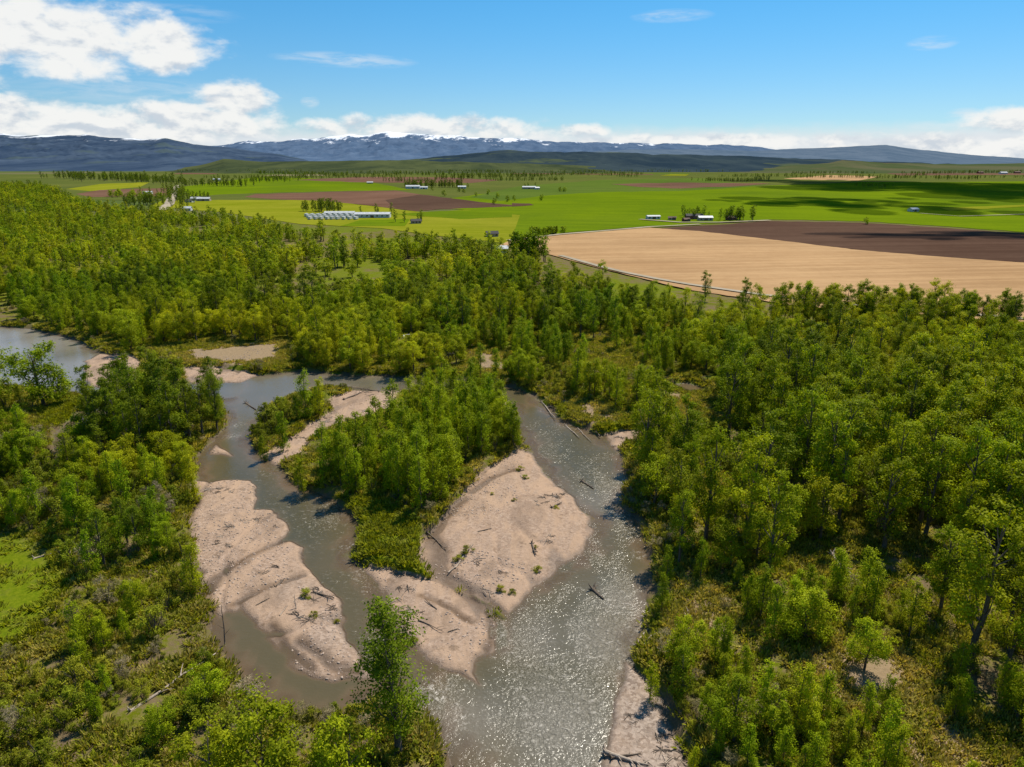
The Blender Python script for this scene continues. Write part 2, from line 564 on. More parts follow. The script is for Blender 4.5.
GATTR['cobbly'][near] = blobs([(645, 720, 55, 1.0), (635, 680, 30, .9), (660, 780, 80, 1.0), (335, 640, 28, .5), (300, 590, 25, .4)], X[near], Y[near])
dd = np.hypot(X, Y)
GATTR['meadow'] = np.maximum(GATTR['meadow'], 0.8 * sstep(0.44, 0.58, fbm(X / 24, Y / 36, 700, 3)) * sstep(130, 190, dd) * sstep(900, 600, dd))
gme = mesh_np('ground', np.column_stack([X, Y, hz]), grid_faces(*shape), [ground_mat()], smooth=True, attrs=GATTR)
tag(obj('ground', gme), 'flat river plain of grass, bare earth and pinkish gravel bars', 'ground', kind='structure')


# ------------------------------------------------------------------ river water
def water_mat():
    m, nt = new_mat('river water'); g = N(nt)
    p = g.pos()
    depth = g.attr('depth')
    chop = g.attr('chop')
    n1 = g.noise(g.scalev(p, (0.8, 1.15, 1)), 1.35, 3, 0.62, 0.5)
    n2 = g.noise(p, 3.2, 2, 0.6, 0.3)
    n0 = g.noise(g.scalev(p, (1.0, 0.5, 1)), 0.22, 3, 0.5, 1.0)
    patch = g.ramp(g.noise(g.scalev(p, (1, 0.45, 1)), 0.10, 5, 0.62, 0.9), 0.38, 0.60)
    chopv = g.math('MULTIPLY', chop, g.math('ADD', g.math('MULTIPLY', patch, 0.78), 0.22))
    h = g.math('ADD', g.math('MULTIPLY', n1, 0.62), g.math('MULTIPLY', n2, 0.36))
    h = g.math('ADD', h, g.math('MULTIPLY', n0, 0.25))
    nm = g.bump(h, 1.0, g.math('ADD', g.math('MULTIPLY', chopv, 0.50), 0.045))
    dn = g.math('ADD', depth, g.math('MULTIPLY', g.math('SUBTRACT', n0, 0.5), 0.45))
    c = g.mix(g.ramp(dn, 0.02, 0.32), (0.165, 0.110, 0.062), (0.105, 0.084, 0.042))
    c = g.mix(g.ramp(dn, 0.3, 0.85), c, (0.082, 0.071, 0.036))
    c = g.mix(g.attr('silt_or_sky_sheen'), c, (0.27, 0.245, 0.215))  # reflected pale sky painted into the water colour, along with paler silty water
    fo = g.math('MULTIPLY', g.attr('foam'), g.ramp(g.noise(g.scalev(p, (1.0, 0.7, 1)), 1.9, 6, 0.8, 0.6), 0.50, 0.62), clamp=True)
    # broken crests in the fast water
    crest = g.math('MULTIPLY', g.ramp(g.math('ADD', n1, g.math('MULTIPLY', n2, 0.5)), 0.80, 0.98), g.math('MULTIPLY', chopv, 0.5))
    fo = g.math('MAXIMUM', fo, crest)
    c = g.mix(fo, c, (0.66, 0.60, 0.52))
    p_ = g.n('ShaderNodeBsdfPrincipled')
    g.set(p_.inputs['Base Color'], c)
    g.set(p_.inputs['Roughness'], g.math('ADD', g.math('MULTIPLY', chopv, 0.26), g.math('ADD', 0.09, g.math('MULTIPLY', fo, 0.5))))
    p_.inputs['IOR'].default_value = 1.33
    g.set(p_.inputs['Normal'], nm)
    # thin water over the gravel margin lets the bed through
    tr = g.n('ShaderNodeBsdfTransparent')
    mx = g.n('ShaderNodeMixShader')
    g.set(mx.inputs[0], g.ramp(depth, 0.0, 0.22, 0.25, 1.0))
    nt.links.new(tr.outputs[0], mx.inputs[1]); nt.links.new(p_.outputs[0], mx.inputs[2])
    g.out(mx.outputs[0])
    return m


CHOP = [(585, 520, 60, .9), (520, 640, 60, .9), (600, 690, 60, 1.0), (500, 700, 60, .9), (575, 450, 50, .7), (560, 490, 55, .8), (600, 480, 40, .9), (560, 620, 70, .9), (590, 560, 45, .7), (630, 590, 40, 1.0), (540, 680, 80, 1.0), (560, 740, 90, 1.0), (610, 640, 60, 1.0),
        (335, 515, 55, .85), (290, 468, 40, .7), (360, 580, 40, .6), (300, 500, 40, .6), (395, 640, 40, .8), (450, 700, 50, .8), (480, 740, 50, .9), (350, 380, 40, .5), (235, 425, 25, .6), (540, 430, 35, .6)]
FOAM = [(350, 546, 9, .9), (356, 556, 9, .9), (364, 570, 8, .6), (288, 465, 14, .55), (300, 469, 12, .5), (440, 692, 14, .9), (430, 688, 10, .7), (620, 515, 9, .6),
        (622, 480, 10, .5), (232, 436, 8, .6), (236, 425, 7, .5), (375, 372, 16, .6), (395, 377, 14, .5), (345, 388, 10, .4), (350, 500, 10, .3), (545, 410, 7, .5),
        (640, 555, 8, .7), (565, 425, 8, .5), (330, 515, 12, .25), (590, 470, 20, .25), (460, 720, 14, .5)]


keep = ((np.minimum(sw, 25) > -3.0) & near).reshape(shape)
fk = keep[:-1, :-1] | keep[1:, :-1] | keep[:-1, 1:] | keep[1:, 1:]
faces = grid_faces(*shape)[fk.ravel()]
used, inv = np.unique(faces, return_inverse=True)
WX, WY = X[used], Y[used]
wave = 0.03 * (fbm(WX / 2.5, WY / 3.5, 77, 3) - 0.5)
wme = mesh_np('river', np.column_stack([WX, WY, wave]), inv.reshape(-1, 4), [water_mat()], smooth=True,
              attrs=dict(depth=-hz[used], chop=blobs(CHOP, WX, WY), foam=blobs(FOAM, WX, WY), silt_or_sky_sheen=blobs([(30, 345, 75, .9), (80, 365, 60, .8), (30, 378, 80, .8), (10, 335, 60, .9), (300, 383, 110, .35), (235, 390, 40, .35), (600, 640, 55, .35), (560, 730, 80, .42), (480, 720, 50, .4), (620, 600, 40, .35), (600, 500, 35, .3), (540, 640, 45, .3)], WX, WY)))  # last blob list places the painted sky paleness and the silty water
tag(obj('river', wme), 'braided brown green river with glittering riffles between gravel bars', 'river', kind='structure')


# ------------------------------------------------------------------ fields and tracks on the plain
def field_mat(name, a, b, stripe=0.0, sc=0.006, ang=0.0, patchy=0.35):
    m, nt = new_mat(name); g = N(nt)
    p = g.pos()
    f = g.noise(p, sc, 5, 0.6)
    mp = g.n('ShaderNodeMapping'); nt.links.new(p, mp.inputs[0]); mp.inputs['Rotation'].default_value = (0, 0, ang)
    st = g.noise(g.scalev(mp.outputs[0], (0.004, 0.12, 1)), 1.0, 4, 0.7)
    fine = g.noise(p, 0.25, 4, 0.7)
    k = g.math('ADD', g.math('MULTIPLY', f, 1 - stripe), g.math('MULTIPLY', st, stripe))
    k = g.math('ADD', g.math('MULTIPLY', k, 0.8), g.math('MULTIPLY', fine, 0.2))
    c = g.mix(g.ramp(k, 0.36, 0.64), a, b)
    big = g.ramp(g.noise(g.scalev(p, (1, 0.6, 1)), 0.0032, 6, 0.65, 0.6), 0.45, 0.68)
    c = g.mix(g.math('MULTIPLY', big, patchy), c, tuple(v * 0.62 + 0.012 for v in a))
    rows = g.ramp(g.noise(g.scalev(mp.outputs[0], (0.03, 1.1, 1)), 0.35, 3, 0.6), 0.35, 0.65, 0.93, 1.05)
    sc_ = g.n('ShaderNodeVectorMath', operation='SCALE')
    g.set(sc_.inputs[0], c); g.set(sc_.inputs[3], rows)
    g.out(g.bsdf(sc_.outputs[0], 0.95, None, 0.0))
    return m


FM = dict(
    green=field_mat('bright young crop', (0.090, 0.145, 0.006), (0.155, 0.215, 0.006), 0.5, 0.004, 0.2),
    green2=field_mat('deep green crop', (0.075, 0.120, 0.018), (0.110, 0.155, 0.024), 0.4, 0.004),
    olive=field_mat('yellow green pasture', (0.170, 0.195, 0.008), (0.260, 0.255, 0.022), 0.4, 0.01),
    tan=field_mat('tan stubble', (0.36, 0.215, 0.105), (0.50, 0.315, 0.160), 0.55, 0.01, -0.12),
    brown=field_mat('dark ploughed soil', (0.078, 0.044, 0.030), (0.118, 0.070, 0.048), 0.5, 0.008, -0.1),
    red=field_mat('red brown ploughed soil', (0.125, 0.066, 0.042), (0.195, 0.110, 0.074), 0.6, 0.008),
    pale=field_mat('pale dry field', (0.28, 0.22, 0.13), (0.38, 0.30, 0.19), 0.4, 0.01),
    road=field_mat('pale dirt track', (0.32, 0.27, 0.19), (0.44, 0.37, 0.28), 0.2, 0.05),
    dim=field_mat('dull green pasture', (0.080, 0.105, 0.022), (0.125, 0.135, 0.032), 0.4, 0.004),
)
_layer = [0]


def sheet(name, pts, mat, label, cat, wob=True):
    _layer[0] += 1
    z = 1.45 + 0.012 * _layer[0]
    P = []
    n = len(pts)
    for i in range(n):
        a, b = np.array(pts[i], float), np.array(pts[(i + 1) % n], float)
        L = np.hypot(*(b - a))
        k = max(1, int(L / 9)) if wob else 1
        for j in range(k):
            q = a + (b - a) * j / k
            w = 0.25 if (wob and j) else 0
            P.append((q[0], q[1] + random.uniform(-w, w)))
    V = [(*at(a, b, z), z) for a, b in P]
    me = bpy.data.meshes.new(name)
    me.from_pydata(V, [], [list(range(len(V)))])
    me.materials.append(mat)
    if me.polygons[0].normal.z < 0: me.flip_normals()
    return tag(obj(name, me), label, cat, kind='structure')


sheet('grass_field', [(150, 206), (170, 197), (256, 197), (330, 201), (420, 212), (512, 208), (560, 212), (560, 236), (505, 243), (440, 236), (380, 228), (300, 224), (220, 212)], FM['olive'],
      'yellow green pasture around the long white shed', 'field')
sheet('pasture', [(-200, 176), (60, 174), (256, 169), (420, 168), (640, 167), (900, 168), (1200, 168), (1200, 182), (1000, 184), (760, 189), (560, 192), (420, 200), (256, 200), (70, 200), (-200, 190)], FM['dim'],
      'dull green pastures stretching below the hills', 'field')
sheet('crop_field', [(410, 206), (440, 200), (480, 194), (560, 190), (640, 187), (760, 186), (860, 182), (950, 182), (1030, 181), (1250, 180), (1250, 243), (1024, 232), (940, 226), (860, 221), (770, 219.5), (720, 223), (650, 226), (560, 233), (512, 238), (520, 215), (470, 210)], FM['green'],
      'broad bright green crop field behind the tan stubble', 'field')
sheet('crop_field', [(470, 197), (520, 186), (600, 180), (700, 178), (760, 186), (680, 191), (600, 192), (540, 196), (500, 201)], FM['green2'],
      'deeper green crop strip above the bright field', 'field')
sheet('crop_field', [(180, 187), (256, 177), (310, 178), (370, 182), (412, 190), (340, 191), (256, 193), (190, 196)], FM['green'],
      'green crop strip behind the red brown field', 'field')
sheet('crop_field', [(66, 189), (100, 184), (150, 182), (140, 187), (90, 191)], FM['olive'], 'small green field at the edge of the far left wood', 'field')
sheet('crop_field', [(395, 214), (440, 211), (512, 209), (512, 217), (460, 219)], FM['green'], 'green strip in front of the dark ploughed point', 'field')
sheet('crop_field', [(340, 226), (360, 220), (410, 219), (405, 226)], FM['green'], 'green paddock beside the long white shed', 'field')
sheet('ploughed_field', [(244, 197), (256, 194), (290, 193), (340, 191.5), (395, 190.5), (440, 197), (480, 202), (522, 206), (440, 209), (415, 211), (375, 206), (320, 200.5), (270, 199)], FM['red'],
      'red brown ploughed field tapering to a point', 'field')
sheet('ploughed_field', [(385, 200), (420, 194.5), (440, 197), (480, 202), (522, 206), (440, 209), (415, 210.5), (395, 208)], FM['brown'],
      'dark end of the tapering ploughed field', 'field')
sheet('ploughed_field', [(290, 180), (360, 177), (440, 177), (500, 180), (470, 183), (370, 182.5)], FM['red'], 'long brown field behind the green strip', 'field')
sheet('ploughed_field', [(76, 194), (100, 190), (165, 188), (176, 189.5), (165, 196), (90, 197)], FM['red'], 'brown strip left of the pale dirt road', 'field')
sheet('ploughed_field', [(610, 184), (680, 182.5), (770, 183.5), (740, 186), (680, 188.5), (640, 187)], FM['red'], 'pinkish brown strip inside the green plain', 'field')
sheet('ploughed_field', [(512, 171), (540, 169.5), (620, 168.5), (640, 171), (590, 174), (512, 174)], FM['red'], 'brown field below the dark hills', 'field')
sheet('ploughed_field', [(880, 172), (940, 169.5), (1100, 169), (1100, 175), (960, 175), (900, 175.5)], FM['red'], 'brown field by the far right farms', 'field')
sheet('ploughed_field', [(512, 203), (530, 203.5), (534, 205), (512, 206.5)], FM['brown'], 'small dark patch at the left of the bright crop', 'field')
sheet('dry_field', [(783, 178.5), (830, 175), (880, 176.5), (858, 180.5), (800, 179.5)], FM['tan'], 'pale pink field below the far farm', 'field')
sheet('dry_field', [(305, 171), (345, 168.5), (352, 170), (330, 173.5)], FM['pale'], 'pale yellow field under the centre hills', 'field')
sheet('dry_field', [(940, 208), (1024, 204.5), (1200, 203), (1200, 206), (1024, 206.5), (950, 211)], FM['olive'], 'yellowish strip across the right green field', 'field')
sheet('stubble_field', [(500, 245), (512, 239.5), (560, 234.5), (650, 227.5), (662, 228.5), (700, 231), (760, 238), (860, 250), (940, 256.5), (1024, 262.5), (1250, 280), (1250, 350), (1024, 322), (800, 306), (690, 290), (600, 268), (540, 252)], FM['tan'],
      'large tan stubble field behind the river wood', 'field')
sheet('ploughed_field', [(655, 228), (720, 224.5), (770, 221), (860, 222.5), (940, 227.5), (1024, 233.5), (1250, 246), (1250, 281), (1024, 262.5), (940, 256.5), (860, 250), (760, 238), (700, 231)], FM['brown'],
      'dark brown ploughed field beyond the tan stubble', 'field')
rs = random.Random(5)
for k in range(26):     # patchwork of small far fields
    cx, cy = rs.uniform(180, 1000), rs.uniform(165.3, 176)
    w, hh = rs.uniform(12, 46), rs.uniform(0.4, 1.2)
    kind = rs.choice(['red', 'dim', 'olive', 'green2', 'pale', 'dim', 'red'])
    sk = rs.uniform(-10, 10)
    o = sheet('distant_field', [(cx - w, cy + hh * .4), (cx - w * .6 + sk, cy - hh), (cx + w * .8 + sk, cy - hh * .8), (cx + w, cy + hh * .6)], FM[kind],
              'thin strip of the far patchwork of fields', 'field', wob=False)
    o['group'] = 'far patchwork of fields'


def track(name, pts, wid, label, cat='track'):
    _layer[0] += 1
    z = 1.45 + 0.012 * _layer[0]
    P = np.array([at(a, b, z) for a, b in pts])
    t = np.gradient(P, axis=0); t /= np.linalg.norm(t, axis=1)[:, None]
    nrm = np.column_stack([-t[:, 1], t[:, 0]]) * wid / 2
    V = np.vstack([np.column_stack([P + nrm, np.full(len(P), z)]), np.column_stack([P - nrm, np.full(len(P), z)])])
    n = len(P)
    f = [(i, n + i, n + i + 1, i + 1) for i in range(n - 1)]
    return tag(obj(name, mesh_np(name, V, np.array(f), [FM['road']])), label, cat, kind='structure')


track('dirt_road', [(178, 185), (175, 190), (173, 195), (169, 204), (160, 210)], 12, 'pale straight dirt road through the left fields', 'road')
track('farm_track', [(508, 240), (560, 234), (610, 230), (650, 226.5), (700, 224)], 5, 'pale track between the bright crop and the tan stubble')
track('farm_track', [(560, 255), (600, 266), (625, 272), (655, 278), (690, 284), (760, 294), (860, 305), (1024, 318), (1150, 332)], 3.5, 'pale track along the edge of the river wood', 'road')
track('farm_track', [(920, 213), (960, 216), (1024, 214), (1100, 211)], 4, 'thin track across the right green field')
track('farm_track', [(640, 219), (680, 222), (720, 222), (770, 220)], 6, 'farmyard track in front of the brown barns')


# ------------------------------------------------------------------ hills and mountains
def hill_mat(name, lo, hi, snow=None, patch=None):
    m, nt = new_mat(name); g = N(nt)
    p = g.pos()
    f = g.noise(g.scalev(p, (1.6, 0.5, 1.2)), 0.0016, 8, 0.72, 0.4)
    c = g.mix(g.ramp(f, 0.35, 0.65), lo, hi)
    if patch:
        c = g.mix(g.math('MULTIPLY', g.ramp(g.noise(g.scalev(p, (1, 1, 2)), 0.0017, 5, 0.6, 0.5), 0.57, 0.66), 0.7), c, patch)
    if snow:
        h = g.math('ADD', g.attr('rel'), g.math('MULTIPLY', g.math('SUBTRACT', g.noise(g.scalev(p, (1.0, 0.35, 1.0)), snow[1], 6, 0.72), 0.5), snow[2]))
        c = g.mix(g.ramp(h, snow[0], snow[0] + 0.15), c, (0.80, 0.83, 0.88))
    g.out(g.bsdf(c, 1.0, None, 0.0))
    return m


def ridge(name, prof, d, depth0, mat, label, rough=0.25, seed=0, ncol=420, nrow=46, cat='hills'):
    """prof: (px, py) crest outline in the photo; the slope rises from distance depth0 to the crest at d"""
    px = np.array([p[0] for p in prof], float); py = np.array([p[1] for p in prof], float)
    xs = np.linspace(px[0], px[-1], ncol)
    top = np.interp(xs, px, py)
    top = top + 1.3 * rough * 4 * (fbm(xs / 16, xs * 0 + seed, seed, 5) - 0.5)
    az = (xs - CX) / F
    V = []; rel = []
    rows = np.concatenate([np.linspace(0, 1, nrow), [1.08, 1.25, 1.6]])
    for q in rows:
        dist = depth0 + (d - depth0) * q
        crest = np.maximum(H + d * (160 - top) / F / CP, 2)
        x = az * dist / CP; y = np.full_like(x, dist)
        if q <= 1:
            e = q ** 1.25
            g_ = np.abs(2 * fbm(x / (d * 0.035), y / (d * 0.05), seed + 3, 5) - 1)
            k = e * (1 - rough * 1.5 * g_ * (1 - q) * 2 * min(1, q * 3))
        else:
            k = np.full_like(x, max(0, 1 - (q - 1) * 1.7))
        V.append(np.column_stack([x, y, crest * k - (3 if q == 0 else 0)])); rel.append(np.broadcast_to(k, x.shape) * np.clip((166 - top) / 28, 0, 1))
    V = np.vstack(V); rel = np.concatenate(rel)
    me = mesh_np(name, V, grid_faces(len(rows), ncol), [mat], smooth=True, attrs=dict(rel=rel))
    return tag(obj(name, me), label, cat, kind='structure')


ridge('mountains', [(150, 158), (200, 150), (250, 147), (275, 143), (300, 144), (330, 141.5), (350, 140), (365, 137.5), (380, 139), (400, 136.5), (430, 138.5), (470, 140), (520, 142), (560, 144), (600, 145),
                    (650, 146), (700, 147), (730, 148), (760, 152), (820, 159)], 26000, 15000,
      hill_mat('far snowy mountains', (0.065, 0.110, 0.185), (0.105, 0.155, 0.235), (0.78, 0.0013, 1.7)), 'far blue mountains with bright snow along their tops', 0.5, 4, 600, cat='mountains')  # distance haze is put into these blue base colours
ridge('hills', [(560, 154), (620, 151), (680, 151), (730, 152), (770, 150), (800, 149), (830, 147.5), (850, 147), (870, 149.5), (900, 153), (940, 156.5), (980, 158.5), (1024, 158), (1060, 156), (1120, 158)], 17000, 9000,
      hill_mat('blue right hills', (0.075, 0.115, 0.165), (0.115, 0.155, 0.205)), 'pale blue long hill on the right horizon', 0.22, 9)  # pale blue base colour carries painted haze
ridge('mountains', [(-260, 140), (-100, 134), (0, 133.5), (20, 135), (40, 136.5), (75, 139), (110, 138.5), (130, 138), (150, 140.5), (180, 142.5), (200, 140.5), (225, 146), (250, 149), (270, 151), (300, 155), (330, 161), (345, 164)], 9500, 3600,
      hill_mat('dark left mountains', (0.028, 0.050, 0.090), (0.064, 0.094, 0.140), (0.92, 0.0018, 1.6), (0.070, 0.100, 0.100)), 'dark blue mountain range with thin snow streaks on the left', 0.4, 2, cat='mountains')  # cloud shadow and haze are put into this dark blue base colour
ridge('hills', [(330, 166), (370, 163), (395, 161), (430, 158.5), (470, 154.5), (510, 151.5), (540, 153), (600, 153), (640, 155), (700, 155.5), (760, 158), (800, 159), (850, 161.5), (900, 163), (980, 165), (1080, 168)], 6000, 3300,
      hill_mat('dark centre hills', (0.020, 0.036, 0.052), (0.042, 0.062, 0.070), None, (0.090, 0.110, 0.042)), 'dark green wooded hills behind the bright field', 0.35, 6)  # navy darkness is cloud shade painted into the base colour, with some haze
ridge('hills', [(150, 172), (200, 168), (225, 165), (238, 162), (250, 159), (262, 160), (285, 161.5), (340, 161), (390, 160), (430, 160.5), (480, 162), (560, 164), (640, 168)], 4200, 3000,
      hill_mat('low near hills', (0.035, 0.050, 0.026), (0.085, 0.100, 0.040), None, (0.028, 0.040, 0.026)), 'low dark hummock between the left range and the fields', 0.2, 12)
ridge('hills', [(640, 171), (700, 168), (760, 165), (800, 162.5), (812, 160), (825, 160.5), (850, 162.5), (920, 163.5), (980, 162.5), (1060, 162), (1200, 163)], 4300, 3000,
      hill_mat('low right rise', (0.055, 0.080, 0.030), (0.110, 0.105, 0.055), None, (0.12, 0.085, 0.05)), 'low green and brown rise under the right hills', 0.15, 15)

# ------------------------------------------------------------------ sun and sky
SUN_AZ, SUN_EL = R(32), R(56)
SUN = Vector((math.sin(SUN_AZ) * math.cos(SUN_EL), math.cos(SUN_AZ) * math.cos(SUN_EL), math.sin(SUN_EL)))
sl = bpy.data.lights.new('sun', 'SUN')
sl.energy = 5.4
sl.angle = R(0.5)
sl.color = (1.0, 0.93, 0.80)
so = bpy.data.objects.new('sun', sl)
COL.objects.link(so)
so.rotation_euler = SUN.to_track_quat('Z', 'Y').to_euler()

world = bpy.data.worlds.new('World')
scene.world = world
world.use_nodes = True
wt = world.node_tree
for n in list(wt.nodes): wt.nodes.remove(n)
g = N(wt)
sky = g.n('ShaderNodeTexSky', sky_type='NISHITA')
sky.sun_disc = False
sky.sun_elevation, sky.sun_rotation = SUN_EL, SUN_AZ
sky.altitude, sky.air_density, sky.dust_density, sky.ozone_density = 1400, 1.0, 0.3, 3.0
dirv = g.n('ShaderNodeTexCoord').outputs['Generated']
sep = g.n('ShaderNodeSeparateXYZ'); wt.links.new(dirv, sep.inputs[0])
dx, dy, dz = sep.outputs
azd = g.math('MULTIPLY', g.math('ARCTAN2', dx, dy), 180 / math.pi)
eld = g.math('MULTIPLY', g.math('ARCSINE', dz), 180 / math.pi)
STR = 0.08
# clear polarised blue: deeper away from the horizon
low = g.ramp(eld, 0.0, 13.0)
tint = g.mix(low, (0.88, 1.10, 1.26), (0.50, 1.26, 1.52))
skyc = g.mix(1.0, sky.outputs[0], tint, 'MULTIPLY')


def cloud_uv(shift=0.0):
    cmb = g.n('ShaderNodeCombineXYZ')
    g.set(cmb.inputs[0], g.math('MULTIPLY', azd, 0.16))
    g.set(cmb.inputs[1], g.math('MULTIPLY', g.math('ADD', eld, shift), 0.30))
    return cmb.outputs[0]


def ell(px, py, rx, ry, k=1.0, skew=0.0):
    """soft oval of cloud cover around a direction"""
    u, v = (px - CX) / F, (py - CY) / F
    d = Vector((u, CP - v * SP, -SP - v * CP)).normalized()
    a0, e0 = math.degrees(math.atan2(d.x, d.y)), math.degrees(math.asin(d.z))
    sc = 57.3 / F
    da = g.math('DIVIDE', g.math('SUBTRACT', azd, a0), rx * sc * 0.9)
    de = g.math('DIVIDE', g.math('SUBTRACT', eld, g.math('ADD', e0, g.math('MULTIPLY', g.math('SUBTRACT', azd, a0), skew))), ry * sc)
    r2 = g.math('ADD', g.math('MULTIPLY', da, da), g.math('MULTIPLY', de, de))
    return g.math('MULTIPLY', g.math('SUBTRACT', 1.0, r2), k)


cov = None
for e in [(60, 38, 120, 30), (150, 46, 70, 22), (-10, 20, 75, 40), (25, 118, 75, 20), (185, 122, 100, 20), (235, 102, 42, 20), (250, 95, 20, 9, 0.9), (110, 128, 120, 14),
          (430, 128, 150, 13, 0.8), (1015, 120, 40, 13, 0.8), (960, 150, 150, 13, 0.9), (700, 142, 190, 8, .75), (560, 132, 70, 8, .6), (-150, 60, 100, 50), (1200, 110, 120, 30)]:
    v = ell(*e)
    cov = v if cov is None else g.math('MAXIMUM', cov, v)
cov = g.math('MAXIMUM', cov, -1.5)
n_a = g.noise(cloud_uv(), 2.2, 7, 0.56, 0.15)
n_b = g.noise(cloud_uv(0.55), 2.2, 7, 0.56, 0.15)
dens = g.math('ADD', g.math('MULTIPLY', cov, 0.54), g.math('MULTIPLY', g.math('SUBTRACT', n_a, 0.5), 1.5))
alpha = g.ramp(dens, -0.08, 0.42)
# horizon haze bank of cloud behind the mountains
bank = g.math('MULTIPLY', g.ramp(g.math('ADD', eld, g.math('MULTIPLY', g.math('SUBTRACT', g.noise(cloud_uv(), 3.0, 6, 0.6), 0.5), 1.0)), 2.7, 1.3), 0.95)
# thin high wisps
wis = None
for e in [(345, 60, 75, 7, 0.55, -0.02), (672, 16, 42, 6, .5), (932, 43, 22, 6, .5), (310, 102, 10, 6, .6), (965, 115, 18, 6, .6), (170, 12, 70, 8, .25), (940, 125, 30, 4, .45), (150, 92, 130, 12, .3)]:
    v = g.math('MAXIMUM', ell(*e), 0.0)
    wis = v if wis is None else g.math('MAXIMUM', wis, v)
cmb = g.n('ShaderNodeCombineXYZ')
g.set(cmb.inputs[0], g.math('MULTIPLY', azd, 0.10)); g.set(cmb.inputs[1], g.math('MULTIPLY', eld, 0.55))
wn = g.noise(cmb.outputs[0], 3.0, 6, 0.65, 0.4)
wis = g.math('MULTIPLY', wis, g.ramp(wn, 0.36, 0.66))
lit = g.math('ADD', 0.68, g.math('MULTIPLY', g.math('SUBTRACT', n_a, n_b), 1.6))
lit = g.math('ADD', lit, g.math('MULTIPLY', g.ramp(eld, 2.0, 10), 0.10))
lit = g.math('MINIMUM', g.math('MAXIMUM', lit, 0.42), 0.92)
cl = g.mix(g.ramp(lit, 0.42, 0.80), (0.60, 0.66, 0.73), (0.92, 0.92, 0.90))
cl = g.mix(1.0, cl, (1 / STR,) * 3, 'MULTIPLY')
full = g.mix(bank, skyc, g.mix(1.0, (0.76, 0.80, 0.84), (1 / STR,) * 3, 'MULTIPLY'))
full = g.mix(wis, full, g.mix(1.0, (0.80, 0.84, 0.87), (1 / STR,) * 3, 'MULTIPLY'))
full = g.mix(g.math('MULTIPLY', alpha, 0.97), full, cl)
bg = g.n('ShaderNodeBackground')
bg.inputs['Strength'].default_value = STR
wt.links.new(full, bg.inputs['Color'])
wo = g.n('ShaderNodeOutputWorld')
wt.links.new(bg.outputs[0], wo.inputs['Surface'])


# real clouds overhead of the right fields: they throw the dark patches on the crop
def cloud(px, py, rx, ry, label, seed, alt=900):
    x, y = at(px, py, 1.5)
    t = alt / SUN.z
    c = Vector((x, y, 0)) + SUN * t
    rg = np.random.default_rng(seed)
    mb = MB()
    nu, nv = 22, 11
    for k in range(46):
        ox, oy = rg.normal() * rx * 0.5, rg.normal() * ry * 0.5
        r0 = rg.uniform(0.06, 0.34)
        u, v = np.meshgrid(np.linspace(0, 2 * np.pi, nu, endpoint=False), np.linspace(0.02, np.pi - 0.02, nv), indexing='ij')
        b = 0.7 + 0.6 * fbm(u * 1.2 + k * 9, v * 1.5 + seed, seed + k, 4)
        X_ = np.cos(u) * np.sin(v) * b * rx * r0 + ox
        Y_ = np.sin(u) * np.sin(v) * b * ry * r0 + oy
        Z_ = np.where(np.cos(v) > 0, np.cos(v) * b * min(rx, ry) * 0.35, np.cos(v) * 12)
        V = np.stack([X_, Y_, Z_], -1).reshape(-1, 3)
        f = [(i * nv + j, i * nv + j + 1, ((i + 1) % nu) * nv + j + 1, ((i + 1) % nu) * nv + j) for i in range(nu) for j in range(nv - 1)]
        mb.add(V, f)
    o = mb.build('cloud', M['cloud'], smooth=True)
    o.location = c
    tag(o, label, 'cloud', kind='structure')


cloud(845, 203, 105, 150, 'white cloud shading the middle of the green field', 3)
cloud(975, 189, 300, 430, 'white cloud shading the far right of the green field', 5)
cloud(905, 184, 330, 330, 'white cloud shading the back of the green field', 4)
cloud(1040, 236, 110, 30, 'white cloud shading the end of the ploughed field', 6, 700)

# ------------------------------------------------------------------ tree and shrub kinds
def leaf_cards(c, outw, L, W, rg):
    n = len(c)
    nr = 0.75 * rg.normal(size=(n, 3)) + 1.0 * outw + np.array([0, 0, 0.55])
    nr /= np.linalg.norm(nr, axis=1)[:, None] + 1e-9
    t = np.cross(nr, rg.normal(size=(n, 3))); t /= np.linalg.norm(t, axis=1)[:, None] + 1e-9
    b = np.cross(nr, t)
    l = (L * rg.uniform(0.6, 1.3, n))[:, None]; w = (W * rg.uniform(0.6, 1.3, n))[:, None]
    V = np.stack([c + t * l, c + b * w, c - t * l, c - b * w], 1).reshape(-1, 3)
    return V, np.arange(4 * n).reshape(n, 4)


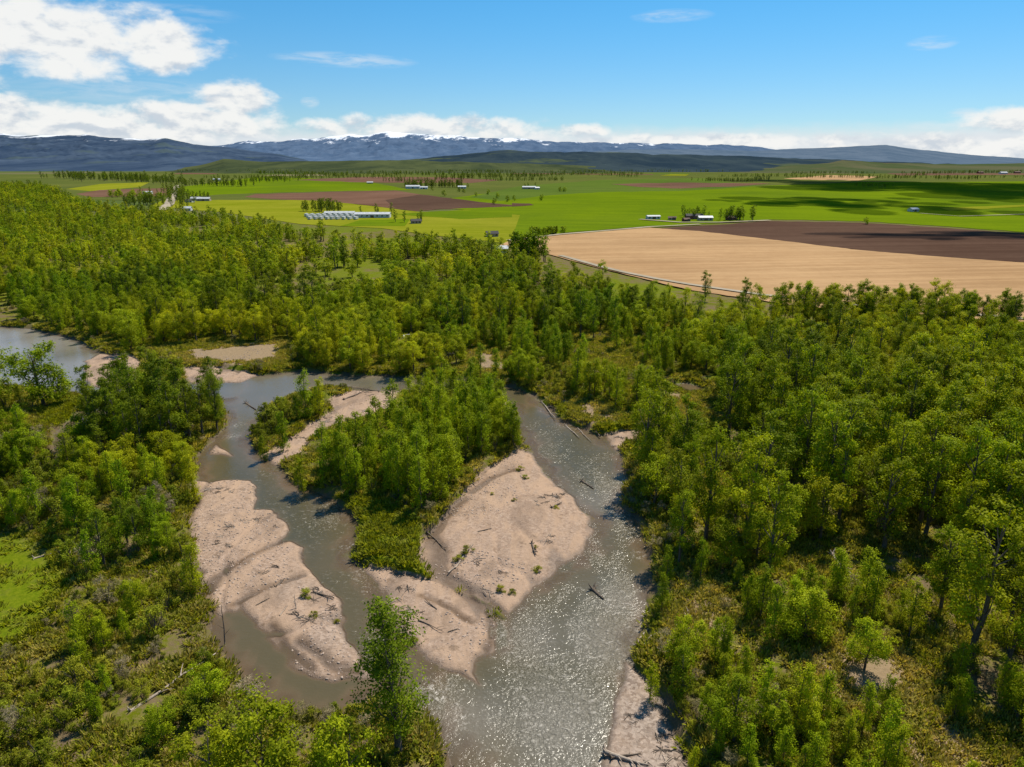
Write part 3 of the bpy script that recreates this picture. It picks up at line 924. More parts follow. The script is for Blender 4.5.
def make_tree(kind, seed, far=False):
    """returns crown (V, F, tone), trunk MB"""
    rg = np.random.default_rng(seed)
    if kind in ('cotton', 'grove'):
        Ht, h0, rmax, nl, lr, nleaf, L = rg.uniform(19, 22), 0.24, 3.5, 16, (1.3, 2.1), 5200, 0.20
        prof = lambda t: (0.55 + 1.6 * t) * (1 - t) ** 0.55 * 1.05 if t < 1 else 0
    elif kind == 'column':
        Ht, h0, rmax, nl, lr, nleaf, L = rg.uniform(16, 18), 0.22, 2.9, 20, (0.9, 1.5), 9000, 0.115
        prof = lambda t: (0.5 + 1.5 * t) * (1 - t) ** 0.6 * 0.95
    elif kind == 'poplar':
        Ht, h0, rmax, nl, lr, nleaf, L = rg.uniform(9, 11), 0.07, 1.75, 15, (0.7, 1.15), 3700, 0.122
        prof = lambda t: (0.85 + 0.5 * t) * (1 - t) ** 0.5 * 0.95
    elif kind == 'willow':
        Ht, h0, rmax, nl, lr, nleaf, L = rg.uniform(8, 9.5), 0.20, 3.1, 15, (1.0, 1.6), 7000, 0.132
        prof = lambda t: math.sqrt(max(0, 1 - (1.7 * t - 0.75) ** 2)) if t < 1 else 0
    elif kind == 'shrub':
        Ht, h0, rmax, nl, lr, nleaf, L = rg.uniform(2.6, 3.4), 0.05, 1.5, 9, (0.45, 0.8), 2200, 0.098
        prof = lambda t: math.sqrt(max(0, 1 - t * t))
    else:  # bare
        Ht, h0, rmax, nl, lr, nleaf, L = rg.uniform(3.2, 4.2), 0.1, 1.7, 9, (0.6, 0.9), 900, 0.34
        prof = lambda t: math.sqrt(max(0, 1 - (t - .3) ** 2))
    if far:
        nleaf = int(nleaf * 0.13); L *= 2.5
    lobes = []
    for i in range(nl):
        t = (i + rg.uniform(0.1, 0.9)) / nl * 0.97
        th = rg.uniform(0, 2 * math.pi) if i < nl - 2 else rg.uniform(0, 6.28)
        rr = rmax * prof(t) * rg.uniform(0.35, 0.92)
        r = rg.uniform(*lr) * (1.0 if t < 0.8 else 0.75)
        lobes.append((math.cos(th) * rr, math.sin(th) * rr, Ht * (h0 + (1 - h0) * t) - 0.25 * r, r, th))
    lob = np.array([l[:3] for l in lobes]); lrd = np.array([l[3] for l in lobes])
    cs, ow, tn = [], [], []
    for (lx, ly, lz, r, th) in lobes:
        ncl = 13
        dirs = rg.normal(size=(ncl, 3)); dirs /= np.linalg.norm(dirs, axis=1)[:, None]
        dirs[:, 2] = dirs[:, 2] * 0.9 + 0.15
        cen = np.array([lx, ly, lz]) + dirs * r * rg.uniform(0.55, 1.0, ncl)[:, None] * np.array([1, 1, 1.3 if kind in ('poplar', 'column') else 0.95])
        k = max(2, nleaf // nl // ncl)
        idx = np.repeat(np.arange(ncl), k)
        p = cen[idx] + rg.normal(size=(len(idx), 3)) * r * 0.24 * np.array([1, 1, 1.25 if kind == 'poplar' else 0.85])
        lobtone = rg.uniform(-0.16, 0.16)
        cs.append(p); o = p - np.array([lx * 0.85, ly * 0.85, lz - 0.25 * r]); ow.append(o / (np.linalg.norm(o, axis=1)[:, None] + 1e-6))
        tn.append(np.clip(0.5 + lobtone + rg.uniform(-0.2, 0.2, ncl)[idx] + rg.normal(0, 0.16, len(idx)), 0, 1))
    cs, ow, tn = np.vstack(cs), np.vstack(ow), np.concatenate(tn)
    ok = cs[:, 2] > 0.15
    cs, ow, tn = cs[ok], ow[ok], tn[ok]
    ar = 0.62
    if kind == 'bare': ar = 0.07
    if kind in ('shrub',): ar = 0.5
    V, Fc = leaf_cards(cs, ow * (0.1 if kind == 'bare' else 1), L, L * ar, rg)
    tone = np.repeat(tn, 4)
    tr = MB()
    k = 6
    if kind in ('cotton', 'grove', 'column', 'poplar', 'willow'):
        br = {'cotton': 0.36, 'grove': 0.38, 'column': 0.26, 'poplar': 0.11, 'willow': 0.19}[kind]
        zs = np.linspace(-0.5, Ht * 0.9, 7)
        wob = np.cumsum(rg.normal(0, 0.16 if kind != 'poplar' else 0.05, (7, 2)), axis=0) * 0.6
        path = np.column_stack([wob, zs]); path[0, :2] = path[1, :2] = 0
        tr.tube(path, np.linspace(br * 1.15, 0.035, 7), k)
        for i in (range(0, nl, 3) if far else range(nl)):
            lx, ly, lz, r, th = lobes[i]
            zb = max(0.12 * Ht, lz - rg.uniform(0.12, 0.25) * Ht)
            bx = np.interp(zb, zs, path[:, 0]); by = np.interp(zb, zs, path[:, 1])
            b0 = np.array([bx, by, zb]); e = np.array([lx, ly, lz + r * 0.4])
            mid = (b0 + e) / 2 + np.array([lx * 0.12, ly * 0.12, -0.1])
            tr.tube([b0, mid, e], [br * 0.42 * (1 - 0.6 * zb / Ht), br * 0.27 * (1 - .6 * zb / Ht), 0.03], k)
    else:
        for i in range(7):
            a = rg.uniform(0, 6.28); q = rg.uniform(0.3, 0.9) * rmax
            tr.tube([(0, 0, -0.2), (math.cos(a) * q * .4, math.sin(a) * q * .4, Ht * .45), (math.cos(a) * q, math.sin(a) * q, Ht * .85)], [0.05, 0.035, 0.015], k)
    return V, Fc, tone, tr, Ht


LEAF = dict(cotton='cotton', column='column', grove='column', poplar='poplar', willow='willow', shrub='olive', bare='twig')
NVAR = dict(cotton=6, grove=4, column=3, poplar=5, willow=5, shrub=5, bare=3)
VAR, FARVAR = {}, {}
for kd, n in NVAR.items():
    VAR[kd] = []; FARVAR[kd] = []
    for i in range(n):
        for far in (False, True):
            if far and kd in ('column', 'bare'): continue
            V, Fc, tone, tr, Ht = make_tree(kd, 100 + 13 * i + 7 * len(kd), far)
            if kd in ('shrub', 'bare') or far:
                tv, tf = np.vstack(tr.v), np.vstack(tr.f)
                me = mesh_np(kd, np.vstack([V, tv]), np.vstack([Fc, tf + len(V)]), [M[LEAF[kd]], M['bark']],
                             np.concatenate([np.zeros(len(Fc)), np.ones(len(tf))]), attrs=dict(leaf_tone=np.concatenate([tone, np.full(len(tv), .5)])))
                (FARVAR if far else VAR)[kd].append((me, Ht))
            if not far:
                tv, tf = np.vstack(tr.v), np.vstack(tr.f)
                both = mesh_np(kd + ' whole', np.vstack([V, tv]), np.vstack([Fc, tf + len(V)]), [M[LEAF[kd]], M['bark']],
                               np.concatenate([np.zeros(len(Fc)), np.ones(len(tf))]), attrs=dict(leaf_tone=np.concatenate([tone, np.full(len(tv), .5)])))
                if kd not in ('shrub', 'bare'):
                    cm = mesh_np('crown', V, Fc, [M[LEAF[kd]]], attrs=dict(leaf_tone=tone))
                    tm = tr.mesh('trunk', [M['bark']], True)
                    VAR[kd].append((both, Ht, cm, tm))
# ground plants
def tuft(seed):
    rg = np.random.default_rng(seed)
    n = 34
    a = rg.uniform(0, 6.28, n); r = rg.uniform(0, 0.55, n) ** 0.8
    b = np.column_stack([np.cos(a) * r, np.sin(a) * r, np.zeros(n)])
    hgt = rg.uniform(0.18, 0.6, n)
    lean = np.column_stack([np.cos(a), np.sin(a), np.zeros(n)]) * rg.uniform(0.05, 0.35, n)[:, None]
    side = np.column_stack([-np.sin(a + rg.normal(0, 1, n)), np.cos(a), np.zeros(n)]) * 0.06
    tip = b + lean + np.column_stack([np.zeros(n), np.zeros(n), hgt])
    V = np.stack([b - side, b + side, tip + side * 0.5, tip - side * 0.5], 1).reshape(-1, 3)
    return mesh_np('tuft', V, np.arange(4 * n).reshape(n, 4), [M['grass']], attrs=dict(leaf_tone=np.repeat(rg.uniform(0, 1, n), 4)))


TUFT = [tuft(i) for i in range(5)]

# ------------------------------------------------------------------ where things grow (photo outlines laid back on the ground)
def Z(pts): return np.array(pts, float)


FOREST_EDGE = np.array([(-400, 172), (-100, 177), (40, 185), (70, 200), (110, 211), (150, 216), (205, 219), (250, 226), (300, 238), (350, 243), (420, 249), (480, 262), (520, 274), (560, 284), (600, 294), (650, 308), (700, 328),
                        (760, 334), (850, 338), (930, 342), (1024, 350), (1300, 370)], float)
ISLAND = Z([(418, 408), (432, 396), (470, 394), (498, 408), (516, 430), (518, 450), (500, 462), (470, 485), (440, 515), (405, 512), (370, 500), (335, 492), (320, 480), (328, 468), (348, 460), (368, 452), (388, 438), (404, 420)])
CORRIDOR = Z([(240, 372), (500, 382), (524, 460), (484, 505), (440, 570), (340, 525), (250, 462), (234, 420)])
ISLET = Z([(262, 452), (252, 440), (258, 420), (275, 410), (300, 402), (320, 400), (332, 410), (318, 424), (290, 438), (275, 452)])
PENIN = Z([(92, 440), (100, 412), (125, 402), (200, 402), (238, 406), (226, 425), (205, 445), (180, 458), (140, 470), (100, 470)])
GRASSISLE = Z(MEADOW[2])
LEFT_TREES = Z([(-120, 395), (40, 400), (80, 395), (60, 430), (50, 470), (-120, 540)])


def zone(px, py):
    """name of the growth zone at photo positions"""
    z = np.zeros(px.shape, int)
    edge = np.interp(px, FOREST_EDGE[:, 0], FOREST_EDGE[:, 1])
    z[py > edge] = 1                                                  # wood beyond the river
    z[(py > edge) & (px > 600) & (py > 395)] = 2                      # tall wood on the right bank
    lowline = np.interp(px, [600, 640, 700, 760, 850, 920, 1024, 1200], [560, 575, 570, 590, 590, 640, 700, 740])
    z[(px > 600) & (py > lowline)] = 3                                # young growth on the right bank
    z[(px > 470) & (px < 690) & (py > 340) & (py < 432)] = 4          # scrubby far bank
    z[(px < 300) & (py > 362) & (py < 470)] = 5                       # left trees by the bend
    z[(px < 240) & (py >= 440)] = 6                                   # thicket on the left bank
    z[(px < 460) & (py > 690)] = 7                                    # bushes at the bottom
    z[inside(CORRIDOR, px, py)] = 13
    z[inside(PENIN, px, py)] = 8
    z[inside(ISLAND, px, py)] = 9
    z[inside(ISLET, px, py)] = 10
    z[inside(GRASSISLE, px, py)] = 11
    z[inside(Z([(652, 377), (724, 377), (716, 428), (670, 428)]), px, py)] = 14
    z[inside(Z([(656, 428), (726, 428), (735, 482), (660, 482)]), px, py)] = 15
    return z


ZNAME = {1: 'wood beyond the river', 2: 'tall right bank wood', 3: 'scrub by right gravel bar', 4: 'far bank past island', 5: 'bank by left bend',
         6: 'left bank thicket', 7: 'bottom edge thicket', 8: 'dark grove by left bend', 9: 'wooded river island', 10: 'small upstream islet', 11: 'grassy island end', 0: 'fields'}
# zone: spacing, [(kind, weight, hmin, hmax)], tint range, gap threshold
MIX = {
    1: (5.2, [('cotton', .34, .42, .76), ('grove', .05, .5, .75), ('willow', .34, .65, 1.15), ('poplar', .27, .7, 1.2)], (0.0, 1.0), .36),
    2: (5.1, [('cotton', .54, .54, .95), ('grove', .20, .6, .95), ('poplar', .12, .8, 1.3), ('willow', .14, .7, 1.15)], (0.0, 0.6), .33),
    3: (3.1, [('poplar', .46, .42, .80), ('shrub', .14, .6, 1.3), ('willow', .34, .45, .85), ('bare', .06, .6, 1.0)], (0.0, 0.7), .27),
    4: (4.0, [('poplar', .56, .55, 1.1), ('shrub', .18, .7, 1.3), ('willow', .26, .5, 1.0)], (0.1, 0.9), .35),
    5: (5.0, [('willow', .18, .35, .6), ('poplar', .10, .35, .6), ('shrub', .72, .8, 1.5)], (0.2, 0.9), .47),
    6: (2.9, [('poplar', .36, .42, .95), ('grove', .03, .3, .45), ('shrub', .22, .6, 1.4), ('willow', .25, .45, .95), ('bare', .14, .6, 1.1)], (0.0, 0.9), .38),
    7: (2.8, [('poplar', .18, .35, .65), ('shrub', .42, .6, 1.3), ('willow', .22, .35, .65), ('bare', .18, .6, 1.0)], (0.1, 1.0), .40),
    8: (3.6, [('grove', .60, .45, .72), ('willow', .10, .6, .9), ('shrub', .30, .8, 1.6)], (0.0, 0.3), .2),
    9: (2.8, [('poplar', .82, .62, 1.15), ('shrub', .12, .8, 1.3), ('willow', .06, .6, .9)], (0.0, 0.6), .18),
    10: (2.7, [('poplar', .45, .35, .7), ('shrub', .55, .8, 1.4)], (0.1, 0.6), .2),
    15: (3.0, [('poplar', .6, .28, .5), ('shrub', .3, .7, 1.2), ('willow', .1, .35, .5)], (0.2, 0.9), .3),
    11: (4.0, [('shrub', 1.0, .2, .45)], (0.3, 0.9), .62),
}
plants = []   # kind, variant, x, y, z, scale, rot, tint, zone, pixel height


def ground_z(x, y):
    x, y = np.atleast_1d(np.asarray(x, float)), np.atleast_1d(np.asarray(y, float))
    return plan(x, y)


def put(kind, x, y, z, sc, tint, zn, var=None, stretch=1.0, note=None):
    v = random.randrange(NVAR[kind]) if var is None else var
    Ht = VAR[kind][v][1] * sc
    zc = y * CP + (H - z) * SP
    plants.append(dict(k=kind, v=v, x=x, y=y, z=z, s=sc, r=random.uniform(0, 6.28), t=tint, zn=zn, ph=F * Ht / zc, st=stretch, h=Ht, note=note))


KEYS = [  # px, py of the foot, kind, height m, tint, label
    (399, 752, 'column', 17.0, .0, 'tall slender poplar standing alone by the water at the bottom edge'),
    (44, 406, 'willow', 14.0, .0, 'round crowned tree with forked trunk on the grassy point by the left bend'),
    (-2, 404, 'willow', 13.0, .1, 'round yellow green tree cut by the left edge of the photo'),
    (168, 446, 'grove', 18.0, .0, 'tallest dark tree of the grove between the left bend and channel'),
    (140, 440, 'grove', 16.5, .0, 'dark broad tree left of the tallest tree in the grove'),
    (120, 452, 'grove', 13.5, .1, 'dark tree at the left end of the grove by the inlet'),
    (186, 438, 'grove', 15.0, .0, 'dark tree at the right end of the grove'),
    (217, 428, 'column', 13.0, .15, 'thin open crowned tree at the water edge right of the dark grove'),
    (820, 540, 'willow', 10.5, 1.0, 'pale yellow round tree in front of the dark right wood'),
    (864, 671, 'willow', 6.6, .3, 'small round tree alone on the bare gravel clearing'),
    (882, 722, 'poplar', 5.2, .4, 'slim sapling below the small round tree on the gravel clearing'),
    (513, 446, 'poplar', 9.0, .1, 'slim dark poplar at the right tip of the wooded island'),
    (270, 800, 'willow', 10.5, .35, 'bushy light green tree by the backwater at the bottom edge'),
    (212, 815, 'willow', 9.0, .55, 'yellow green bushy tree at the bottom edge left of the backwater'),
    (345, 815, 'willow', 9.5, .45, 'leafy tree left of the tall lone poplar at the bottom edge'),
    (325, 806, 'poplar', 8.0, .5, 'upright young tree below the backwater'),
    (306, 418, 'poplar', 10.5, .15, 'tallest poplar on the small upstream islet'),
    (283, 447, 'poplar', 8.5, .05, 'dark pointed poplar at the left of the small islet'),
    (320, 414, 'poplar', 9.0, .8, 'yellow green poplar at the right end of the small islet'),
    (263, 456, 'poplar', 5.5, .3, 'short bushy sapling at the downstream tip of the islet'),
    (302, 486, 'poplar', 6.5, .5, 'small yellow green poplar between the two islets'),
    (705, 302, 'cotton', 12.5, .15, 'tall tree rising above the wood edge against the tan stubble'),
    (194, 495, 'poplar', 9.0, .9, 'yellow green poplar beside the top of the left gravel bar'),
    (650, 694, 'poplar', 5.0, .5, 'small leafy poplar on the edge of the right gravel bar'),
    (692, 772, 'poplar', 4.0, .6, 'low bright sapling at the bottom end of the right gravel bar'),
]
kp = []
for px, py, kd, hh, tn, lb in KEYS:
    x, y = at(px, py, 1.0)
    v = len(kp) % NVAR[kd]
    z = float(ground_z(x, y)[4][0])
    put(kd, x, y, z - 0.1, hh / VAR[kd][v][1], tn, 0, v, note=lb, stretch=1.28 if 'slender poplar standing' in lb else (1.25 if px < 50 else 1.0))
    kp.append((x, y))
for i, p in enumerate(plants):
    p['zn'] = int(zone(*[np.array([q]) for q in KEYS[i][:2]])[0])
kp = np.array(kp)

# the rest: jittered grids, spacing by zone
for zn, (sp, mix, (t0, t1), gap) in MIX.items():
    rings = [(30, 420, 1.0)] if zn != 1 else [(120, 420, 1.0), (420, 800, 1.35), (800, 1900, 1.75)]
    for d0, d1, ks in rings:
        s = sp * ks
        lim = d1 * 0.9
        ax = np.arange(-lim, lim, s); ay = np.arange(max(20, d0 * 0.55), d1, s)
        A, B = np.meshgrid(ax, ay)
        A = A + RNG.uniform(-.45, .45, A.shape) * s; B = B + RNG.uniform(-.45, .45, B.shape) * s
        A, B = A.ravel(), B.ravel()
        d = np.hypot(A, B)
        k = (d >= d0) & (d < d1) & (np.abs(A) < 0.92 * B + 12)
        A, B = A[k], B[k]
        px, py = pix(A, B, 1.0)
        k = (zone(px, py) == zn) & (py < 1150)
        A, B, px, py = A[k], B[k], px[k], py[k]
        gs = 48 if zn == 1 else 26
        gp = 0.65 * fbm(A / gs, B / gs, 60 + zn, 3) + 0.35 * fbm(A / 7, B / 7, 80, 2)
        k = gp > gap + 0.06 - (0.13 * ((px > 470) & (py > 300)) if zn == 1 else 0)
        A, B, px, py, gp = A[k], B[k], px[k], py[k], gp[k]
        if d0 < 420:
            a = plan(A, B)
            k = (a[0] < -1.6) & (a[1] < -1.5) & (a[2] < (-2.2 if zn == 3 else -1.0)) & ((a[3] < -1.5) | (zn == 11))
            dk = np.min(np.hypot(A[:, None] - kp[None, :, 0], B[:, None] - kp[None, :, 1]), axis=1) if len(A) else A
            k &= dk > (2.4 if zn != 3 else 3.0)
            k &= (np.hypot(A - kp[0, 0], B - kp[0, 1]) > 5.5) | (B < kp[0, 1] - 9)
            for q in np.linspace(0, 1, 9):     # the long fallen trunk lies in the open
                fx, fy = at(133 + 84 * q, 716 - 55 * q, .5)
                k &= (np.hypot(A - fx, (B - fy) * 0.8) > 3.0) & ~((np.abs(A - fx) < 2.2) & (B < fy) & (B > fy - 5))
            hz_ = a[4][k]; A, B, px, py, gp = A[k], B[k], px[k], py[k], gp[k]
        else:
            hz_ = np.full(A.shape, 1.2)
        ws = np.cumsum([m[1] for m in mix])
        tn = fbm(A / 30 + 9, B / 30, 90 + zn, 3)
        spn = fbm(A / 38 + 3, B / 50, 140 + zn, 3)
        for i in range(len(A)):
            rr_ = random.random() if random.random() < 0.45 else min(.999, max(0, (spn[i] - 0.22) / 0.56))
            q = min(len(mix) - 1, int(np.searchsorted(ws, rr_ * ws[-1])))
            kd, _, a0, a1 = mix[q]
            t = t0 + (t1 - t0) * min(1, max(0, (tn[i] - 0.3) * 2.0 * random.uniform(0.5, 1.5)))
            put(kd, A[i], B[i], hz_[i] - 0.12, random.uniform(a0, a1), t, zn, stretch=random.uniform(0.88, 1.15))

# hedgerow, farmyard and shelterbelt trees on the plain
def belt(p0, p1, n, kd, h0, h1, t=0.1, spread=6):
    if kd == 'cotton' and p0[1] < 215: kd, n = 'grove', int(n * 1.3)
    n = int(n * 1.7)
    for i in range(n):
        f = (i + random.uniform(-.3, .3)) / max(1, n - 1)
        x, y = at(p0[0] + (p1[0] - p0[0]) * f, p0[1] + (p1[1] - p0[1]) * f, 1.2)
        hh = random.uniform(h0, h1) * 1.15
        v = random.randrange(NVAR[kd])
        put(kd, x + random.gauss(0, spread), y + random.gauss(0, spread), 1.2, hh / VAR[kd][v][1], t * random.random(), 12, v)


for b in [((60, 178), (150, 182), 55, 'cotton', 14, 22, .1, 45), ((180, 186), (250, 186.5), 24, 'cotton', 10, 16, .1, 8), ((172, 192), (182, 204), 18, 'cotton', 10, 16, .2, 8),
          ((130, 205), (158, 205), 16, 'cotton', 8, 13, .1, 10), ((310, 211), (335, 213), 14, 'cotton', 8, 14, .2, 9), ((408, 187.5), (462, 187.5), 30, 'cotton', 9, 15, .0, 8),
          ((725, 220), (744, 220), 12, 'cotton', 8, 13, .1, 6), ((690, 219), (700, 219), 5, 'cotton', 6, 9, .1, 4), ((533, 235), (562, 234), 14, 'willow', 4, 6, .0, 2), ((440, 180), (520, 177), 40, 'cotton', 9, 15, .0, 25),
          ((370, 174), (470, 176), 60, 'cotton', 9, 15, .0, 60), ((512, 177), (552, 177), 24, 'cotton', 8, 13, .0, 20), ((800, 170.5), (845, 171.5), 40, 'cotton', 8, 13, .0, 20), ((705, 181), (745, 182), 34, 'cotton', 6, 10, .0, 20),
          ((930, 174), (1024, 173), 44, 'cotton', 8, 14, .0, 30), ((860, 186), (880, 187.5), 16, 'cotton', 5, 8, .0, 20), ((464, 246), (500, 256), 10, 'willow', 5, 8, .4, 8), ((517, 262), (540, 262), 14, 'cotton', 11, 15, .0, 3),
          ((255, 183), (300, 178), 40, 'cotton', 9, 14, .1, 30), ((200, 172), (330, 172), 80, 'cotton', 9, 14, .0, 90), ((560, 172), (720, 172), 40, 'cotton', 8, 12, .0, 60), ((770, 325), (1024, 338), 44, 'cotton', 10, 14, 1.2, 6),
          ((560, 192), (566, 192), 2, 'willow', 6, 8, .0, 1), ((865, 225), (869, 225), 1, 'willow', 5, 6, .0, 1), ((430, 190), (520, 205), 7, 'willow', 6, 9, .0, 30), ((110, 196), (155, 200), 14, 'willow', 7, 10, .2, 16), ((256, 174), (345, 176), 50, 'cotton', 9, 14, .0, 20), ((385, 182), (430, 182), 16, 'cotton', 8, 12, .0, 10), ((345, 168), (440, 168.5), 50, 'cotton', 10, 16, .0, 60),
          ((120, 180), (178, 184), 40, 'cotton', 10, 16, .0, 25), ((440, 172.5), (512, 173), 40, 'cotton', 9, 14, .0, 30), ((600, 176), (640, 175), 16, 'cotton', 8, 12, .0, 20), ((880, 179), (1024, 178), 30, 'cotton', 6, 10, .0, 25), ((285, 170), (300, 171), 10, 'cotton', 10, 16, .0, 30)]:
    belt(*b)
rb = random.Random(21)
for k in range(34):
    cx, cy = rb.uniform(190, 1020), rb.uniform(167.5, 181)
    w = rb.uniform(8, 40)
    belt((cx - w, cy + rb.uniform(-.5, .5)), (cx + w, cy), int(w * 0.7) + 3, 'cotton', 6, 12, .0, 14)
for hx, hy in [(413, 187.6), (529, 188), (573, 170), (819, 168), (980, 173), (1003, 173), (1017, 172.8), (196, 199), (204, 200), (148, 193), (217, 180), (416, 222), (677, 167), (373, 214), (700, 217.5), (690, 217.5), (187, 208), (912, 168.5), (462, 188)]:
    belt((hx - 5, hy), (hx + 6, hy - .2), 3, 'cotton', 6, 11, .1, 7)
print('plants', len(plants))

# ------------------------------------------------------------------ individuals: the ones that show largest
def in_view(p):
    px, py = pix(np.array([p['x']]), np.array([p['y']]), p['z'] + 0.6 * p['h'])
    px, py = float(px[0]), float(py[0])
    return -25 < px < 1050 and -30 < py < 790


ZNAME[15] = 'gap below right pond'
ZNAME[14] = 'pond clearing'
ZNAME[13] = 'river islands'
ZNAME[12] = 'farm hedges'


def order(kinds, nmax):
    c = [p for p in plants if p['k'] in kinds and in_view(p)]
    c.sort(key=lambda p: (p['note'] is None, -p['ph'] * (1.0 if p['zn'] not in (9, 10) else 1.6)))
    return c[:nmax]


TREE_KINDS = ('cotton', 'grove', 'column', 'poplar', 'willow')
ind_trees = order(TREE_KINDS, 292)
ind_shrubs = order(('shrub', 'bare'), 280)
DESC = dict(grove='broad blackish green cottonwood', cotton='tall dark cottonwood', column='slender poplar', poplar='slim young poplar', willow='round light willow', shrub='low leafy shrub', bare='bare grey shrub')
CATN = dict(grove='tree', cotton='tree', column='tree', poplar='tree', willow='tree', shrub='shrub', bare='shrub')
NAMES = dict(grove='cottonwood_tree', cotton='cottonwood_tree', column='poplar_tree', poplar='poplar_tree', willow='willow_tree', shrub='leafy_shrub', bare='bare_shrub')
ORD = ['first', 'second', 'third', 'fourth', 'fifth', 'sixth', 'seventh', 'eighth', 'ninth', 'tenth', 'eleventh', 'twelfth']
ROWS = ['nearest', 'second', 'third', 'fourth', 'fifth', 'sixth', 'seventh', 'eighth', 'ninth', 'tenth', 'eleventh', 'twelfth']


def label_all(items):
    groups = {}
    for p in items:
        if p['note']:
            p['label'] = p['note']; p['group'] = None
            continue
        groups.setdefault((p['k'], p['zn']), []).append(p)
    split = {}
    for (kd, zn), ps in groups.items():
        if len(ps) <= 54:
            split[(kd, zn, '')] = ps
        else:      # big stands in three blocks, left to right
            ps.sort(key=lambda p: p['x'] / max(1, p['y']))
            n3 = math.ceil(len(ps) / 3)
            for b, nm in enumerate(('left third of ', 'middle of ', 'right third of ')):
                split[(kd, zn, nm)] = ps[b * n3:(b + 1) * n3]
    for (kd, zn, side), ps in split.items():
        ps.sort(key=lambda p: p['y'])
        n = len(ps)
        rows = max(1, math.ceil(n / 9))
        per = math.ceil(n / rows)
        for r in range(rows):
            row = sorted(ps[r * per:(r + 1) * per], key=lambda p: p['x'] / max(1, p['y']))
            for i, p in enumerate(row):
                where = side + ZNAME[zn]
                if rows == 1:
                    p['label'] = f"{DESC[kd]}, {ORD[i]} from left, {where}" if len(row) > 1 else f"{DESC[kd]} in the {where}"
                else:
                    p['label'] = f"{DESC[kd]}, {ORD[i]} from left in {ROWS[r]} row, {where}"
                p['group'] = f"{DESC[kd]}s, {ZNAME[zn]}"


label_all(ind_trees); label_all(ind_shrubs)
chosen = set(id(p) for p in ind_trees) | set(id(p) for p in ind_shrubs)
for p in ind_trees:
    both, Ht, cm, tm = VAR[p['k']][p['v']]
    e = bpy.data.objects.new(NAMES[p['k']], None)
    COL.objects.link(e)
    e.location = (p['x'], p['y'], p['z']); e.rotation_euler = (random.gauss(0, .03), random.gauss(0, .03), p['r'])
    e.scale = (p['s'] * p['st'], p['s'] * p['st'], p['s'])
    tag(e, p['label'], 'tree', p['group'])
    c = bpy.data.objects.new('crown', cm); COL.objects.link(c); c.parent = e; c['tint'] = float(p['t'])
    t = bpy.data.objects.new('trunk', tm); COL.objects.link(t); t.parent = e
for p in ind_shrubs:
    me, Ht = VAR[p['k']][p['v']][:2]
    o = bpy.data.objects.new(NAMES[p['k']], me); COL.objects.link(o)
    o.location = (p['x'], p['y'], p['z']); o.rotation_euler = (0, 0, p['r']); o.scale = (p['s'] * p['st'], p['s'] * p['st'], p['s'])
    o['tint'] = float(p['t'])
    tag(o, p['label'], 'shrub', p['group'])


# ------------------------------------------------------------------ the uncountable rest, each as one mass
def stuff(name, items, protos, label, cat):
    """items: (proto index, x, y, z, sx, sz, rot, tint)"""
    coll = bpy.data.collections.new(name + '_kinds')
    for i, me in enumerate(protos):
        coll.objects.link(bpy.data.objects.new(f'{name}_kind_{i:03d}', me))
    A = np.array(items, float)
    me = bpy.data.meshes.new(name)
    me.vertices.add(len(A))
    me.vertices.foreach_set('co', np.ascontiguousarray(A[:, 1:4], np.float32).ravel())

    def add(nm, typ, arr, key='value'):
        at_ = me.attributes.new(nm, typ, 'POINT')
        at_.data.foreach_set(key, arr)
    add('which', 'INT', np.ascontiguousarray(A[:, 0], np.int32))
    add('size', 'FLOAT_VECTOR', np.ascontiguousarray(np.column_stack([A[:, 4], A[:, 4], A[:, 5]]), np.float32).ravel(), 'vector')
    add('turn', 'FLOAT_VECTOR', np.ascontiguousarray(np.column_stack([A[:, 0] * 0, A[:, 0] * 0, A[:, 6]]), np.float32).ravel(), 'vector')
    add('tint', 'FLOAT', np.ascontiguousarray(A[:, 7], np.float32))
    me.update()
    o = obj(name, me)
    ng = bpy.data.node_groups.new(name, 'GeometryNodeTree')
    ng.interface.new_socket('Geometry', in_out='INPUT', socket_type='NodeSocketGeometry')
    ng.interface.new_socket('Geometry', in_out='OUTPUT', socket_type='NodeSocketGeometry')
    gi, go = ng.nodes.new('NodeGroupInput'), ng.nodes.new('NodeGroupOutput')
    ip = ng.nodes.new('GeometryNodeInstanceOnPoints')
    ci = ng.nodes.new('GeometryNodeCollectionInfo')
    ci.inputs['Collection'].default_value = coll
    ci.inputs['Separate Children'].default_value = True
    ci.inputs['Reset Children'].default_value = True
    ip.inputs['Pick Instance'].default_value = True

    def named(nm, dt):
        nd = ng.nodes.new('GeometryNodeInputNamedAttribute'); nd.data_type = dt
        nd.inputs['Name'].default_value = nm
        return nd.outputs['Attribute']
    L = ng.links.new
    L(gi.outputs[0], ip.inputs['Points']); L(ci.outputs[0], ip.inputs['Instance'])
    L(named('which', 'INT'), ip.inputs['Instance Index'])
    e2r = ng.nodes.new('FunctionNodeEulerToRotation')
    L(named('turn', 'FLOAT_VECTOR'), e2r.inputs[0]); L(e2r.outputs[0], ip.inputs['Rotation'])
    L(named('size', 'FLOAT_VECTOR'), ip.inputs['Scale'])
    L(ip.outputs[0], go.inputs[0])
    md = o.modifiers.new('grow', 'NODES'); md.node_group = ng
    tag(o, label, cat, kind='stuff')
    return o


